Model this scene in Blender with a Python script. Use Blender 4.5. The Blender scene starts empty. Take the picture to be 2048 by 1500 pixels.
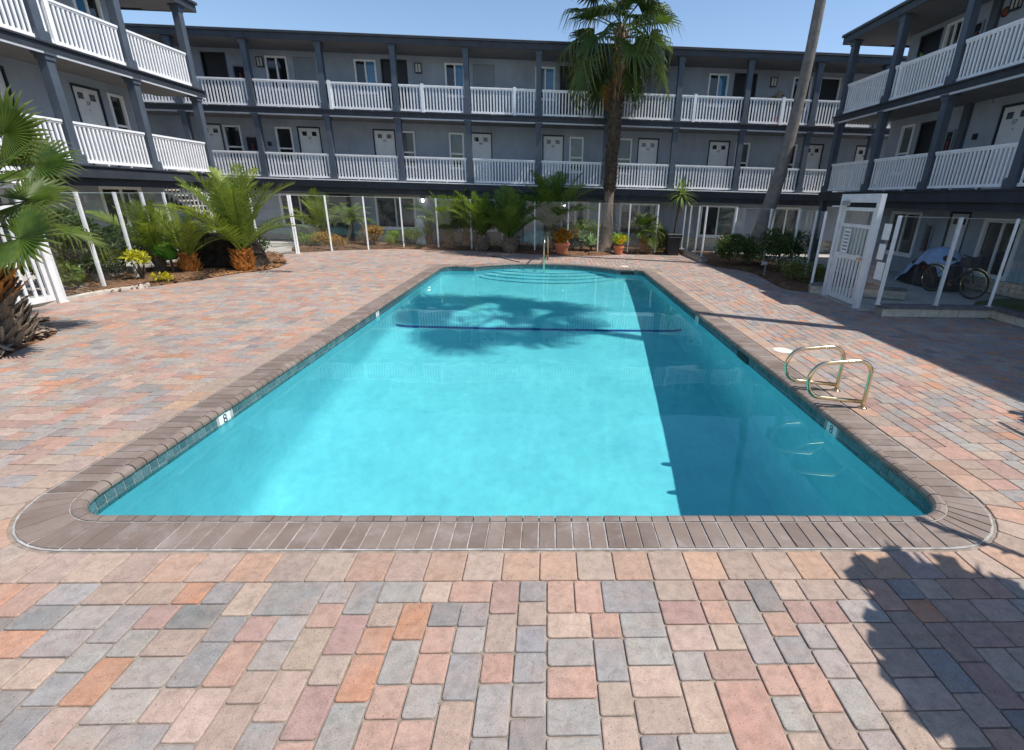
import bpy, math, random
from math import sin, cos, pi, radians, sqrt, atan2, hypot
from mathutils import Vector, Matrix, noise

random.seed(11)
SC = bpy.context.scene
COL = SC.collection

# ------------------------------------------------------------------ camera
cam = bpy.data.cameras.new('camera')
camo = bpy.data.objects.new('camera', cam)
COL.objects.link(camo)
SC.camera = camo
CR = Vector((0.9990597, -0.0341959, 0.02665235))
CU = Vector((-0.01300061, 0.35016367, 0.93659831))
CF = Vector((0.04136051, 0.93606412, -0.34938985))
CH = 2.05
camo.matrix_world = Matrix(((CR.x, CU.x, -CF.x, 0), (CR.y, CU.y, -CF.y, 0), (CR.z, CU.z, -CF.z, CH), (0, 0, 0, 1)))
cam.sensor_fit = 'HORIZONTAL'
cam.sensor_width = 36
cam.lens = 16.671
cam.shift_x = -0.0527
cam.clip_start = 0.05
cam.clip_end = 2000

# ------------------------------------------------------------------ sky, sun, exposure
SUN_EL = radians(57.7)
SUN_AZ = atan2(0.97, -0.243)
world = bpy.data.worlds.new('World')
SC.world = world
world.use_nodes = True
wn = world.node_tree
sky = wn.nodes.new('ShaderNodeTexSky')
sky.sky_type = 'NISHITA'
sky.sun_disc = False
sky.sun_elevation = SUN_EL
sky.sun_rotation = SUN_AZ
sky.air_density = 1.0
sky.dust_density = 0.25
sky.ozone_density = 2.6
wn.links.new(sky.outputs[0], wn.nodes['Background'].inputs[0])
wn.nodes['Background'].inputs[1].default_value = 0.128
SV = Vector((sin(SUN_AZ) * cos(SUN_EL), cos(SUN_AZ) * cos(SUN_EL), sin(SUN_EL)))
sunl = bpy.data.lights.new('sun', 'SUN')
sunl.energy = 4.3
sunl.angle = radians(0.53)
sunl.color = (1.0, 0.955, 0.89)
sunl.cycles.is_caustics_light = True
suno = bpy.data.objects.new('sun', sunl)
COL.objects.link(suno)
suno.rotation_euler = SV.to_track_quat('Z', 'Y').to_euler()
VS = SC.view_settings
VS.view_transform = 'Standard'
VS.look = 'None'
VS.exposure = 0.42
VS.gamma = 1
VS.use_curve_mapping = False


# ------------------------------------------------------------------ materials
def pix(p):
    d = Vector(p) - Vector((0, 0, CH))
    z = d.dot(CF)
    if z < 0.05:
        return None
    return (1131.9 + 948.4 * d.dot(CR) / z, 750 - 948.4 * d.dot(CU) / z, z)


def new_mat(name):
    m = bpy.data.materials.new(name)
    m.use_nodes = True
    nt = m.node_tree
    return m, nt, nt.nodes['Principled BSDF']


def N(nt, typ, **kw):
    n = nt.nodes.new(typ)
    for k, v in kw.items():
        setattr(n, k, v)
    return n


def pos_noise(nt, scale, detail=4, rough=0.6, dist=0.0):
    g = N(nt, 'ShaderNodeNewGeometry')
    t = N(nt, 'ShaderNodeTexNoise')
    t.inputs['Scale'].default_value = scale
    t.inputs['Detail'].default_value = detail
    t.inputs['Roughness'].default_value = rough
    t.inputs['Distortion'].default_value = dist
    nt.links.new(g.outputs['Position'], t.inputs['Vector'])
    return t.outputs['Fac']


def ramp(nt, fac, stops):
    r = N(nt, 'ShaderNodeValToRGB')
    e = r.color_ramp.elements
    while len(e) > 1:
        e.remove(e[-1])
    e[0].position, c = stops[0][0], stops[0][1]
    e[0].color = (*c, 1) if len(c) == 3 else c
    for p, c in stops[1:]:
        el = e.new(p)
        el.color = (*c, 1) if len(c) == 3 else c
    nt.links.new(fac, r.inputs[0])
    return r.outputs[0]


def mix(nt, a, b, fac, mode='MIX'):
    m = N(nt, 'ShaderNodeMix', data_type='RGBA', blend_type=mode)
    for s, v in ((6, a), (7, b)):
        if hasattr(v, 'default_value') or hasattr(v, 'is_linked'):
            nt.links.new(v, m.inputs[s])
        else:
            m.inputs[s].default_value = (*v, 1)
    if hasattr(fac, 'is_linked'):
        nt.links.new(fac, m.inputs[0])
    else:
        m.inputs[0].default_value = fac
    return m.outputs[2]


def bump(nt, b, h, strength=0.3, dist=0.01):
    n = N(nt, 'ShaderNodeBump')
    n.inputs['Strength'].default_value = strength
    n.inputs['Distance'].default_value = dist
    nt.links.new(h, n.inputs['Height'])
    nt.links.new(n.outputs[0], b.inputs['Normal'])


def plain(name, c, rough=0.6, var=0.15, scale=6, metallic=0.0, bmp=0.0, bscale=60, spec=0.5, streak=0.0):
    m, nt, b = new_mat(name)
    f = pos_noise(nt, scale)
    lo = tuple(x * (1 - var) for x in c)
    hi = tuple(min(1, x * (1 + var)) for x in c)
    col = ramp(nt, f, [(0.3, lo), (0.7, hi)])
    if streak:
        # rain streaks and grime: noise drawn out vertically
        g = N(nt, 'ShaderNodeNewGeometry')
        mp = N(nt, 'ShaderNodeMapping')
        mp.inputs['Scale'].default_value = (2.6, 2.6, 0.55)
        nt.links.new(g.outputs['Position'], mp.inputs['Vector'])
        t = N(nt, 'ShaderNodeTexNoise')
        t.inputs['Scale'].default_value = 1.6
        t.inputs['Detail'].default_value = 6
        t.inputs['Roughness'].default_value = 0.7
        nt.links.new(mp.outputs[0], t.inputs['Vector'])
        st = ramp(nt, t.outputs['Fac'], [(0.28, (1 - streak,) * 3), (0.55, (1.0,) * 3), (0.8, (1 + streak * .35,) * 3)])
        col = mix(nt, col, st, 1.0, 'MULTIPLY')
    nt.links.new(col, b.inputs['Base Color'])
    b.inputs['Roughness'].default_value = rough
    b.inputs['Metallic'].default_value = metallic
    b.inputs['Specular IOR Level'].default_value = spec
    if bmp:
        bump(nt, b, pos_noise(nt, bscale, 5), bmp, 0.01)
    return m


M = {}
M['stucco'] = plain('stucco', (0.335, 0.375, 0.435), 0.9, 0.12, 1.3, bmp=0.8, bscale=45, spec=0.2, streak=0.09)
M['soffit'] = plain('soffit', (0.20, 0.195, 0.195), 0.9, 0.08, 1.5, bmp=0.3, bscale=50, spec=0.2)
M['slate'] = plain('slate_paint', (0.034, 0.040, 0.052), 0.6, 0.2, 2.0, bmp=0.1, bscale=20, streak=0.3)
M['column'] = plain('column_paint', (0.075, 0.094, 0.122), 0.55, 0.15, 2.0, bmp=0.1, bscale=25, streak=0.25)
M['trim'] = plain('pale_trim', (0.5, 0.52, 0.55), 0.6, 0.08, 3)
M['white'] = plain('white_vinyl', (0.86, 0.86, 0.865), 0.35, 0.05, 3, streak=0.10)
M['whitemetal'] = plain('white_metal', (0.76, 0.765, 0.77), 0.35, 0.08, 8, streak=0.14)
M['door'] = plain('door_paint', (0.72, 0.73, 0.75), 0.45, 0.06, 3)
M['jamb'] = plain('door_jamb', (0.02, 0.03, 0.045), 0.5, 0.2)
M['greydoor'] = plain('grey_door', (0.225, 0.255, 0.30), 0.6, 0.08, 3)
M['dark'] = plain('dark_room', (0.02, 0.018, 0.017), 0.8, 0.3)
M['opening_shade'] = plain('dark_opening_shade', (0.012, 0.013, 0.015), 0.5, 0.3)  # near-black colour painted in for the shade inside openings
M['black'] = plain('black_plastic', (0.018, 0.018, 0.02), 0.5, 0.25, 10)
M['rubber'] = plain('rubber', (0.012, 0.012, 0.012), 0.7, 0.2, 30)
M['ink'] = plain('ink', (0.015, 0.015, 0.02), 0.6, 0.1)
M['bluink'] = plain('blue_ink', (0.03, 0.035, 0.16), 0.6, 0.1)
M['paper'] = plain('paper', (0.78, 0.78, 0.76), 0.8, 0.05)
M['chrome'] = plain('steel', (0.78, 0.63, 0.40), 0.16, 0.06, 30, metallic=1.0)  # warm tint paints in the reflection of the sunlit pavers
M['bike'] = plain('bike_paint', (0.03, 0.03, 0.035), 0.3, 0.2)
M['red'] = plain('red_reflector', (0.65, 0.03, 0.02), 0.25, 0.1)
M['glassedge'] = plain('glass_edge', (0.42, 0.52, 0.49), 0.2, 0.1)
M['dullred'] = plain('dull_red', (0.16, 0.025, 0.02), 0.5, 0.3)
M['tarp'] = plain('tarp_blue', (0.30, 0.42, 0.62), 0.55, 0.14, 5, bmp=0.5, bscale=9)
M['cover'] = plain('cover_white', (0.62, 0.62, 0.63), 0.7, 0.1, 6, bmp=0.6, bscale=14)
M['concrete'] = plain('concrete', (0.42, 0.39, 0.35), 0.9, 0.18, 1.4, bmp=0.3, bscale=40, spec=0.2)
M['kerb'] = plain('kerb_concrete', (0.50, 0.46, 0.40), 0.9, 0.2, 5, bmp=0.4, bscale=50, spec=0.2)
M['block'] = plain('cream_block', (0.56, 0.50, 0.41), 0.9, 0.2, 9, bmp=0.5, bscale=60, spec=0.2)
M['blockcap'] = plain('dark_cap', (0.17, 0.155, 0.16), 0.85, 0.25, 9, bmp=0.4, bscale=60, spec=0.2)
M['mortar'] = plain('mortar', (0.30, 0.27, 0.23), 0.95, 0.2, 20, spec=0.1)
M['joint'] = plain('joint_sand', (0.26, 0.215, 0.175), 0.95, 0.35, 14, spec=0.1)
M['grout'] = plain('grout', (0.37, 0.348, 0.328), 0.9, 0.35, 10, spec=0.2)
M['terracotta'] = plain('terracotta', (0.62, 0.20, 0.10), 0.7, 0.12, 12, spec=0.3)
M['roofing'] = plain('roofing', (0.22, 0.22, 0.23), 0.9, 0.2, 2, spec=0.2)
M['lid'] = plain('lid_plastic', (0.72, 0.66, 0.56), 0.5, 0.06, 20)
M['wood'] = plain('stair_wood', (0.22, 0.18, 0.155), 0.8, 0.25, 8)
M['pathlamp'] = plain('lamp_metal', (0.30, 0.30, 0.30), 0.5, 0.1)


def pane_mat(name, c, rough=0.06):
    m, nt, b = new_mat(name)
    f = pos_noise(nt, 2.2, 3)
    nt.links.new(ramp(nt, f, [(0.3, tuple(x * 0.7 for x in c)), (0.7, tuple(x * 1.25 for x in c))]), b.inputs['Base Color'])
    b.inputs['Roughness'].default_value = rough
    b.inputs['Specular IOR Level'].default_value = 0.7
    return m


M['pane'] = pane_mat('window_dark', (0.014, 0.016, 0.018))
M['pane_curtain'] = pane_mat('window_curtain', (0.085, 0.115, 0.115))
M['pane_blue'] = pane_mat('window_blue_curtain', (0.06, 0.20, 0.36))
M['lamp_glass'] = plain('lamp_glass', (0.55, 0.53, 0.48), 0.3, 0.1)


def emis(name, c, s):
    m, nt, b = new_mat(name)
    b.inputs['Base Color'].default_value = (*c, 1)
    b.inputs['Emission Color'].default_value = (*c, 1)
    b.inputs['Emission Strength'].default_value = s
    return m


M['bulb'] = emis('lit_bulb', (1.0, 0.93, 0.82), 14.0)


def glass_mat():
    m = bpy.data.materials.new('clear_glass')
    m.use_nodes = True
    nt = m.node_tree
    nt.nodes.clear()
    o = N(nt, 'ShaderNodeOutputMaterial')
    tr = N(nt, 'ShaderNodeBsdfTransparent')
    tr.inputs[0].default_value = (0.965, 0.98, 0.975, 1)
    gl = N(nt, 'ShaderNodeBsdfGlossy')
    gl.inputs['Roughness'].default_value = 0.02
    lw = N(nt, 'ShaderNodeLayerWeight')
    lw.inputs['Blend'].default_value = 0.5
    pw = N(nt, 'ShaderNodeMath', operation='POWER')
    nt.links.new(lw.outputs['Facing'], pw.inputs[0])
    pw.inputs[1].default_value = 4.5
    fr = N(nt, 'ShaderNodeMath', operation='MULTIPLY_ADD')
    nt.links.new(pw.outputs[0], fr.inputs[0])
    fr.inputs[1].default_value = 0.55
    fr.inputs[2].default_value = 0.035
    df = N(nt, 'ShaderNodeBsdfDiffuse')
    df.inputs[0].default_value = (0.5, 0.52, 0.52, 1)
    m1 = N(nt, 'ShaderNodeMixShader')
    m2 = N(nt, 'ShaderNodeMixShader')
    dirt = ramp(nt, pos_noise(nt, 3.0, 5), [(0.45, (0.004,) * 3), (0.8, (0.04,) * 3)])
    nt.links.new(dirt, m2.inputs[0])
    nt.links.new(fr.outputs[0], m1.inputs[0])
    nt.links.new(tr.outputs[0], m1.inputs[1])
    nt.links.new(gl.outputs[0], m1.inputs[2])
    nt.links.new(m1.outputs[0], m2.inputs[1])
    nt.links.new(df.outputs[0], m2.inputs[2])
    nt.links.new(m2.outputs[0], o.inputs[0])
    return m


M['glass'] = glass_mat()


def water_mat():
    m = bpy.data.materials.new('pool_water')
    m.use_nodes = True
    nt = m.node_tree
    nt.nodes.clear()
    o = N(nt, 'ShaderNodeOutputMaterial')
    g = N(nt, 'ShaderNodeBsdfGlass')
    g.inputs['IOR'].default_value = 1.333
    g.inputs['Roughness'].default_value = 0.0
    g.inputs['Color'].default_value = (0.555, 0.89, 0.86, 1)
    nt.links.new(g.outputs[0], o.inputs[0])
    return m


M['water'] = water_mat()


def plaster_mat():
    m, nt, b = new_mat('pool_plaster')
    f1 = pos_noise(nt, 1.1, 5, 0.65)
    f2 = pos_noise(nt, 9.0, 4, 0.7)
    c = ramp(nt, f1, [(0.3, (0.35, 0.64, 0.765)), (0.7, (0.46, 0.775, 0.875))])
    c2 = ramp(nt, f2, [(0.3, (0.80, 0.84, 0.84)), (0.6, (1, 1, 1))])
    nt.links.new(mix(nt, c, c2, 0.55, 'MULTIPLY'), b.inputs['Base Color'])
    b.inputs['Roughness'].default_value = 0.9
    b.inputs['Specular IOR Level'].default_value = 0.1
    return m


M['plaster'] = plaster_mat()


def paver_mat(name, src):
    m, nt, b = new_mat(name)
    if src == 'OBJ':
        oi = N(nt, 'ShaderNodeObjectInfo')
        col = oi.outputs['Color']
    else:
        a = N(nt, 'ShaderNodeAttribute', attribute_name='Col')
        col = a.outputs['Color']
    big = ramp(nt, pos_noise(nt, 5.0, 4, 0.6), [(0.35, (0.0,) * 3), (0.75, (1,) * 3)])
    c = mix(nt, col, (0.37, 0.275, 0.225), big)
    mm = nt.nodes[c.node.name]
    sc = N(nt, 'ShaderNodeMath', operation='MULTIPLY')
    nt.links.new(big, sc.inputs[0])
    sc.inputs[1].default_value = 0.6
    nt.links.new(sc.outputs[0], mm.inputs[0])
    rust = ramp(nt, pos_noise(nt, 1.3, 5, 0.65, 0.6), [(0.58, (0.0,) * 3), (0.82, (0.38,) * 3)])
    c = mix(nt, c, (0.36, 0.19, 0.095), rust)
    fine = ramp(nt, pos_noise(nt, 150, 3, 0.8), [(0.30, (0.72,) * 3), (0.55, (1.0,) * 3), (0.75, (1.14,) * 3)])
    c = mix(nt, c, fine, 1.0, 'MULTIPLY')
    speck = ramp(nt, pos_noise(nt, 75, 2, 0.5), [(0.285, (0.5,) * 3), (0.33, (1.0,) * 3)])
    c = mix(nt, c, speck, 0.85, 'MULTIPLY')
    cloud = ramp(nt, pos_noise(nt, 17, 5, 0.7, 0.5), [(0.28, (0.74,) * 3), (0.5, (1.0,) * 3), (0.74, (1.2,) * 3)])
    c = mix(nt, c, cloud, 1.0, 'MULTIPLY')
    stain = ramp(nt, pos_noise(nt, 0.7, 6, 0.7), [(0.3, (0.84,) * 3), (0.65, (1.06,) * 3)])
    c = mix(nt, c, stain, 1.0, 'MULTIPLY')
    nt.links.new(c, b.inputs['Base Color'])
    b.inputs['Roughness'].default_value = 0.85
    b.inputs['Specular IOR Level'].default_value = 0.25
    bump(nt, b, pos_noise(nt, 130, 5, 0.75), 0.35, 0.004)
    return m


M['paver'] = paver_mat('paver_stone', 'OBJ')
M['paver_far'] = paver_mat('paver_field_stone', 'ATTR')


def coping_mat():
    m, nt, b = new_mat('coping_brick')
    oi = N(nt, 'ShaderNodeObjectInfo')
    c0 = ramp(nt, oi.outputs['Random'], [(0, (0.18, 0.137, 0.112)), (0.5, (0.225, 0.173, 0.143)), (1, (0.265, 0.208, 0.174))])
    ch = ramp(nt, pos_noise(nt, 4.5, 6, 0.7, 0.4), [(0.52, (0.0,) * 3), (0.8, (0.55,) * 3)])
    c = mix(nt, c0, (0.42, 0.39, 0.375), ch)
    ck = ramp(nt, pos_noise(nt, 3.1, 4, 0.6), [(0.28, (0.78, 0.72, 0.7)), (0.6, (1, 1, 1))])
    c = mix(nt, c, ck, 1.0, 'MULTIPLY')
    fine = ramp(nt, pos_noise(nt, 140, 3, 0.8), [(0.3, (0.84,) * 3), (0.7, (1.08,) * 3)])
    c = mix(nt, c, fine, 1.0, 'MULTIPLY')
    nt.links.new(c, b.inputs['Base Color'])
    b.inputs['Roughness'].default_value = 0.7
    bump(nt, b, pos_noise(nt, 90, 5, 0.7), 0.25, 0.004)
    return m


M['coping'] = coping_mat()


def tile_mat():
    m, nt, b = new_mat('waterline_tile')
    oi = N(nt, 'ShaderNodeObjectInfo')
    c0 = ramp(nt, oi.outputs['Random'], [(0, (0.045, 0.105, 0.12)), (0.5, (0.075, 0.15, 0.165)), (1, (0.12, 0.20, 0.21))])
    f = ramp(nt, pos_noise(nt, 60, 4, 0.7), [(0.35, (0.6,) * 3), (0.65, (1.25,) * 3)])
    nt.links.new(mix(nt, c0, f, 1.0, 'MULTIPLY'), b.inputs['Base Color'])
    b.inputs['Roughness'].default_value = 0.2
    return m


M['tile'] = tile_mat()
M['lane'] = plain('lane_tile', (0.012, 0.05, 0.30), 0.3, 0.25, 25)
M['marktile'] = plain('marker_tile', (0.80, 0.80, 0.78), 0.3, 0.04)


def leaf_mat(name, c1, c2, rough=0.45, trans=0.25, tip=None):
    m = bpy.data.materials.new(name)
    m.use_nodes = True
    nt = m.node_tree
    b = nt.nodes['Principled BSDF']
    o = nt.nodes['Material Output']
    oi = N(nt, 'ShaderNodeObjectInfo')
    f = pos_noise(nt, 7, 4, 0.65)
    ad = N(nt, 'ShaderNodeMath', operation='ADD')
    sb = N(nt, 'ShaderNodeMath', operation='MULTIPLY')
    nt.links.new(oi.outputs['Random'], sb.inputs[0])
    sb.inputs[1].default_value = 0.35
    nt.links.new(f, ad.inputs[0])
    nt.links.new(sb.outputs[0], ad.inputs[1])
    c = ramp(nt, ad.outputs[0], [(0.4, c1), (0.9, c2)])
    if tip:
        a = N(nt, 'ShaderNodeAttribute', attribute_name='Tip')
        c = mix(nt, c, tip, a.outputs['Fac'])
    nt.links.new(c, b.inputs['Base Color'])
    b.inputs['Roughness'].default_value = rough
    b.inputs['Specular IOR Level'].default_value = 0.22
    t = N(nt, 'ShaderNodeBsdfTranslucent')
    br = N(nt, 'ShaderNodeHueSaturation')
    br.inputs['Value'].default_value = 1.6
    br.inputs['Saturation'].default_value = 1.1
    nt.links.new(c, br.inputs['Color'])
    nt.links.new(br.outputs[0], t.inputs[0])
    mx = N(nt, 'ShaderNodeMixShader')
    mx.inputs[0].default_value = trans
    nt.links.new(b.outputs[0], mx.inputs[1])
    nt.links.new(t.outputs[0], mx.inputs[2])
    nt.links.new(mx.outputs[0], o.inputs[0])
    return m


M['datefrond'] = leaf_mat('date_palm_leaf', (0.10, 0.16, 0.025), (0.25, 0.30, 0.055), 0.42, 0.3)
M['datefrond_dark'] = leaf_mat('date_palm_leaf_dark', (0.06, 0.12, 0.02), (0.17, 0.24, 0.045), 0.42, 0.3)
M['fanfrond'] = leaf_mat('fan_palm_leaf', (0.03, 0.07, 0.012), (0.11, 0.155, 0.026), 0.4, 0.28, (0.30, 0.24, 0.10))
M['fanfrond_dark'] = leaf_mat('fan_palm_leaf_dark', (0.026, 0.06, 0.014), (0.10, 0.145, 0.035), 0.42, 0.28, (0.26, 0.23, 0.11))
M['fanfrond_dead'] = leaf_mat('fan_palm_dead_leaf', (0.22, 0.13, 0.03), (0.33, 0.2, 0.05), 0.6, 0.25, (0.30, 0.2, 0.08))
M['shrub'] = leaf_mat('shrub_leaf', (0.025, 0.055, 0.014), (0.075, 0.12, 0.03), 0.4, 0.2)
M['shrub_light'] = leaf_mat('shrub_light_leaf', (0.08, 0.14, 0.025), (0.20, 0.28, 0.05), 0.45, 0.3)
M['shrub_lime'] = leaf_mat('lime_leaf', (0.18, 0.30, 0.03), (0.33, 0.42, 0.06), 0.5, 0.35)
M['yellow'] = leaf_mat('yellow_leaf', (0.36, 0.36, 0.03), (0.58, 0.50, 0.04), 0.5, 0.3)
M['croton'] = leaf_mat('croton_leaf', (0.20, 0.16, 0.03), (0.46, 0.26, 0.05), 0.4, 0.25)
M['orange'] = leaf_mat('orange_leaf', (0.40, 0.14, 0.015), (0.66, 0.30, 0.02), 0.5, 0.3)
M['yellowflower'] = leaf_mat('yellow_flower', (0.55, 0.40, 0.02), (0.72, 0.58, 0.05), 0.5, 0.3)
M['agave'] = leaf_mat('agave_leaf', (0.22, 0.33, 0.15), (0.34, 0.46, 0.24), 0.45, 0.2)
M['bigleaf'] = leaf_mat('broad_leaf', (0.06, 0.17, 0.03), (0.14, 0.28, 0.05), 0.35, 0.3)
M['drac'] = leaf_mat('dracaena_leaf', (0.10, 0.17, 0.04), (0.24, 0.32, 0.09), 0.4, 0.25)
M['cover_green'] = leaf_mat('groundcover_leaf', (0.06, 0.10, 0.02), (0.16, 0.18, 0.05), 0.5, 0.25)
M['stem'] = plain('stem_bark', (0.11, 0.08, 0.055), 0.9, 0.3, 18, bmp=0.5, bscale=40, spec=0.2)
M['rachis'] = plain('rachis_green', (0.22, 0.24, 0.06), 0.5, 0.15, 8)
M['boot'] = plain('palm_boot', (0.34, 0.19, 0.09), 0.85, 0.45, 5, bmp=0.6, bscale=40, spec=0.2)
M['boot_orange'] = plain('palm_boot_orange', (0.42, 0.17, 0.04), 0.8, 0.45, 9, bmp=0.6, bscale=40, spec=0.2)
M['boot_grey'] = plain('palm_boot_grey', (0.24, 0.19, 0.14), 0.9, 0.4, 6, bmp=0.6, bscale=40, spec=0.2)
M['boot_dark'] = plain('palm_boot_dark', (0.10, 0.075, 0.055), 0.9, 0.5, 6, bmp=0.6, bscale=40, spec=0.2)
M['stumpbark'] = plain('stump_bark', (0.035, 0.027, 0.022), 0.95, 0.6, 7, bmp=1.0, bscale=16, spec=0.1)
M['soil'] = plain('mulch_soil', (0.15, 0.085, 0.05), 0.95, 0.45, 9, bmp=1.0, bscale=60, spec=0.1)
M['needle'] = plain('needle_litter', (0.30, 0.16, 0.07), 0.95, 0.4, 9, bmp=1.0, bscale=60, spec=0.1)
M['chip'] = plain('mulch_chip', (0.25, 0.135, 0.075), 0.9, 0.6, 22, spec=0.1)
M['litter'] = plain('dry_litter', (0.30, 0.235, 0.18), 0.9, 0.5, 14, spec=0.1)


def trunk_mat(name, c1, c2, ring=26.0, bs=0.5):
    m, nt, b = new_mat(name)
    g = N(nt, 'ShaderNodeNewGeometry')
    w = N(nt, 'ShaderNodeTexWave', wave_type='BANDS', bands_direction='Z')
    w.inputs['Scale'].default_value = ring / 6.283 * 1.0
    w.inputs['Distortion'].default_value = 3.0
    w.inputs['Detail'].default_value = 3
    nt.links.new(g.outputs['Position'], w.inputs['Vector'])
    c = ramp(nt, w.outputs['Fac'], [(0.1, c1), (0.7, c2)])
    f = ramp(nt, pos_noise(nt, 6, 6, 0.75), [(0.3, (0.6,) * 3), (0.7, (1.2,) * 3)])
    nt.links.new(mix(nt, c, f, 1.0, 'MULTIPLY'), b.inputs['Base Color'])
    b.inputs['Roughness'].default_value = 0.9
    b.inputs['Specular IOR Level'].default_value = 0.2
    bump(nt, b, w.outputs['Fac'], bs, 0.02)
    return m


M['trunk_grey'] = trunk_mat('palm_trunk_grey', (0.185, 0.165, 0.15), (0.215, 0.195, 0.175), 75, 0.12)
M['trunk_fan'] = trunk_mat('fan_palm_trunk', (0.17, 0.13, 0.10), (0.27, 0.21, 0.165), 60)

# ------------------------------------------------------------------ mesh helpers
ORG = {}   # world origin of every parent made here


class MB:
    def __init__(s):
        s.v = []
        s.f = []
        s.c = []

    def quad(s, *p):
        n = len(s.v)
        s.v += [tuple(q) for q in p]
        s.f.append(tuple(range(n, n + len(p))))

    def box(s, x0, x1, y0, y1, z0, z1):
        if x0 > x1: x0, x1 = x1, x0
        if y0 > y1: y0, y1 = y1, y0
        n = len(s.v)
        s.v += [(x0, y0, z0), (x1, y0, z0), (x1, y1, z0), (x0, y1, z0), (x0, y0, z1), (x1, y0, z1), (x1, y1, z1), (x0, y1, z1)]
        s.f += [(n, n + 3, n + 2, n + 1), (n + 4, n + 5, n + 6, n + 7), (n, n + 1, n + 5, n + 4), (n + 1, n + 2, n + 6, n + 5), (n + 2, n + 3, n + 7, n + 6), (n + 3, n, n + 4, n + 7)]

    def obox(s, c, ax, hx, hy, z0, z1):
        """box oriented in plan: centre c(x,y), axis ax, half length hx along it, half width hy"""
        ax = Vector((ax[0], ax[1])).normalized()
        ay = Vector((-ax.y, ax.x))
        c = Vector((c[0], c[1]))
        p = [c - ax * hx - ay * hy, c + ax * hx - ay * hy, c + ax * hx + ay * hy, c - ax * hx + ay * hy]
        n = len(s.v)
        s.v += [(q.x, q.y, z0) for q in p] + [(q.x, q.y, z1) for q in p]
        s.f += [(n, n + 3, n + 2, n + 1), (n + 4, n + 5, n + 6, n + 7), (n, n + 1, n + 5, n + 4), (n + 1, n + 2, n + 6, n + 5), (n + 2, n + 3, n + 7, n + 6), (n + 3, n, n + 4, n + 7)]

    def prism(s, poly, z0, z1, bev=0.0):
        n = len(poly)
        cx = sum(p[0] for p in poly) / n
        cy = sum(p[1] for p in poly) / n
        b = len(s.v)
        if bev:
            zb = z1 - bev
            top = []
            for x, y in poly:
                d = hypot(x - cx, y - cy) or 1
                k = max(0.2, 1 - bev * 1.5 / d)
                top.append((cx + (x - cx) * k, cy + (y - cy) * k, z1))
            s.v += [(x, y, z0) for x, y in poly] + [(x, y, zb) for x, y in poly] + top
            for i in range(n):
                j = (i + 1) % n
                s.f.append((b + i, b + j, b + n + j, b + n + i))
                s.f.append((b + n + i, b + n + j, b + 2 * n + j, b + 2 * n + i))
            s.f.append(tuple(range(b + 2 * n, b + 3 * n)))
        else:
            s.v += [(x, y, z0) for x, y in poly] + [(x, y, z1) for x, y in poly]
            for i in range(n):
                j = (i + 1) % n
                s.f.append((b + i, b + j, b + n + j, b + n + i))
            s.f.append(tuple(range(b + n, b + 2 * n)))
            s.f.append(tuple(range(b + n - 1, b - 1, -1)))

    def tube(s, pts, rad, n=8, cap=True, closed=False):
        pts = [Vector(p) for p in pts]
        k = len(pts)
        if not hasattr(rad, '__len__'):
            rad = [rad] * k
        base = len(s.v)
        up = None
        for i in range(k):
            if closed:
                t = pts[(i + 1) % k] - pts[i - 1]
            else:
                t = pts[min(i + 1, k - 1)] - pts[max(i - 1, 0)]
            t.normalize()
            if up is None:
                up = Vector((0, 0, 1)) if abs(t.z) < 0.9 else Vector((1, 0, 0))
            a = t.cross(up)
            if a.length < 1e-5:
                a = t.cross(Vector((0, 1, 0)))
            a.normalize()
            bb = a.cross(t).normalized()
            up = bb
            for j in range(n):
                an = 2 * pi * j / n
                s.v.append(tuple(pts[i] + (a * cos(an) + bb * sin(an)) * rad[i]))
        for i in range(k if closed else k - 1):
            i2 = (i + 1) % k
            for j in range(n):
                j2 = (j + 1) % n
                s.f.append((base + i * n + j, base + i * n + j2, base + i2 * n + j2, base + i2 * n + j))
        if cap and not closed:
            s.f.append(tuple(base + j for j in reversed(range(n))))
            s.f.append(tuple(base + (k - 1) * n + j for j in range(n)))

    def lathe(s, prof, c=(0, 0, 0), n=16, cap=True):
        base = len(s.v)
        for r, z in prof:
            for j in range(n):
                a = 2 * pi * j / n
                s.v.append((c[0] + r * cos(a), c[1] + r * sin(a), c[2] + z))
        for i in range(len(prof) - 1):
            for j in range(n):
                j2 = (j + 1) % n
                s.f.append((base + i * n + j, base + i * n + j2, base + (i + 1) * n + j2, base + (i + 1) * n + j))
        if cap:
            s.f.append(tuple(base + j for j in reversed(range(n))))
            s.f.append(tuple(base + (len(prof) - 1) * n + j for j in range(n)))

    def mesh(s, name, mat, off=(0, 0, 0), smooth=False, tip=None):
        me = bpy.data.meshes.new(name)
        ox, oy, oz = off
        me.from_pydata([(x - ox, y - oy, z - oz) for x, y, z in s.v], [], s.f)
        if smooth:
            me.polygons.foreach_set('use_smooth', [True] * len(me.polygons))
        if s.c:
            a = me.color_attributes.new('Col', 'FLOAT_COLOR', 'POINT')
            a.data.foreach_set('color', [x for c in s.c for x in (*c, 1.0)])
        if tip:
            a = me.attributes.new('Tip', 'FLOAT', 'POINT')
            a.data.foreach_set('value', tip)
        for m in (mat if isinstance(mat, (list, tuple)) else [mat]):
            me.materials.append(m)
        me.update()
        return me

    def build(s, name, mat, parent=None, smooth=False, loc=None):
        """verts are world coordinates; the object gets its origin at loc (or the parent's origin)"""
        po = ORG.get(parent.name, Vector()) if parent else Vector()
        l = Vector(loc) if loc is not None else po.copy()
        o = bpy.data.objects.new(name, s.mesh(name, mat, l, smooth))
        COL.objects.link(o)
        if parent:
            o.parent = parent
            o.location = l - po
        else:
            o.location = l
        ORG[o.name] = l
        return o


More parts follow.
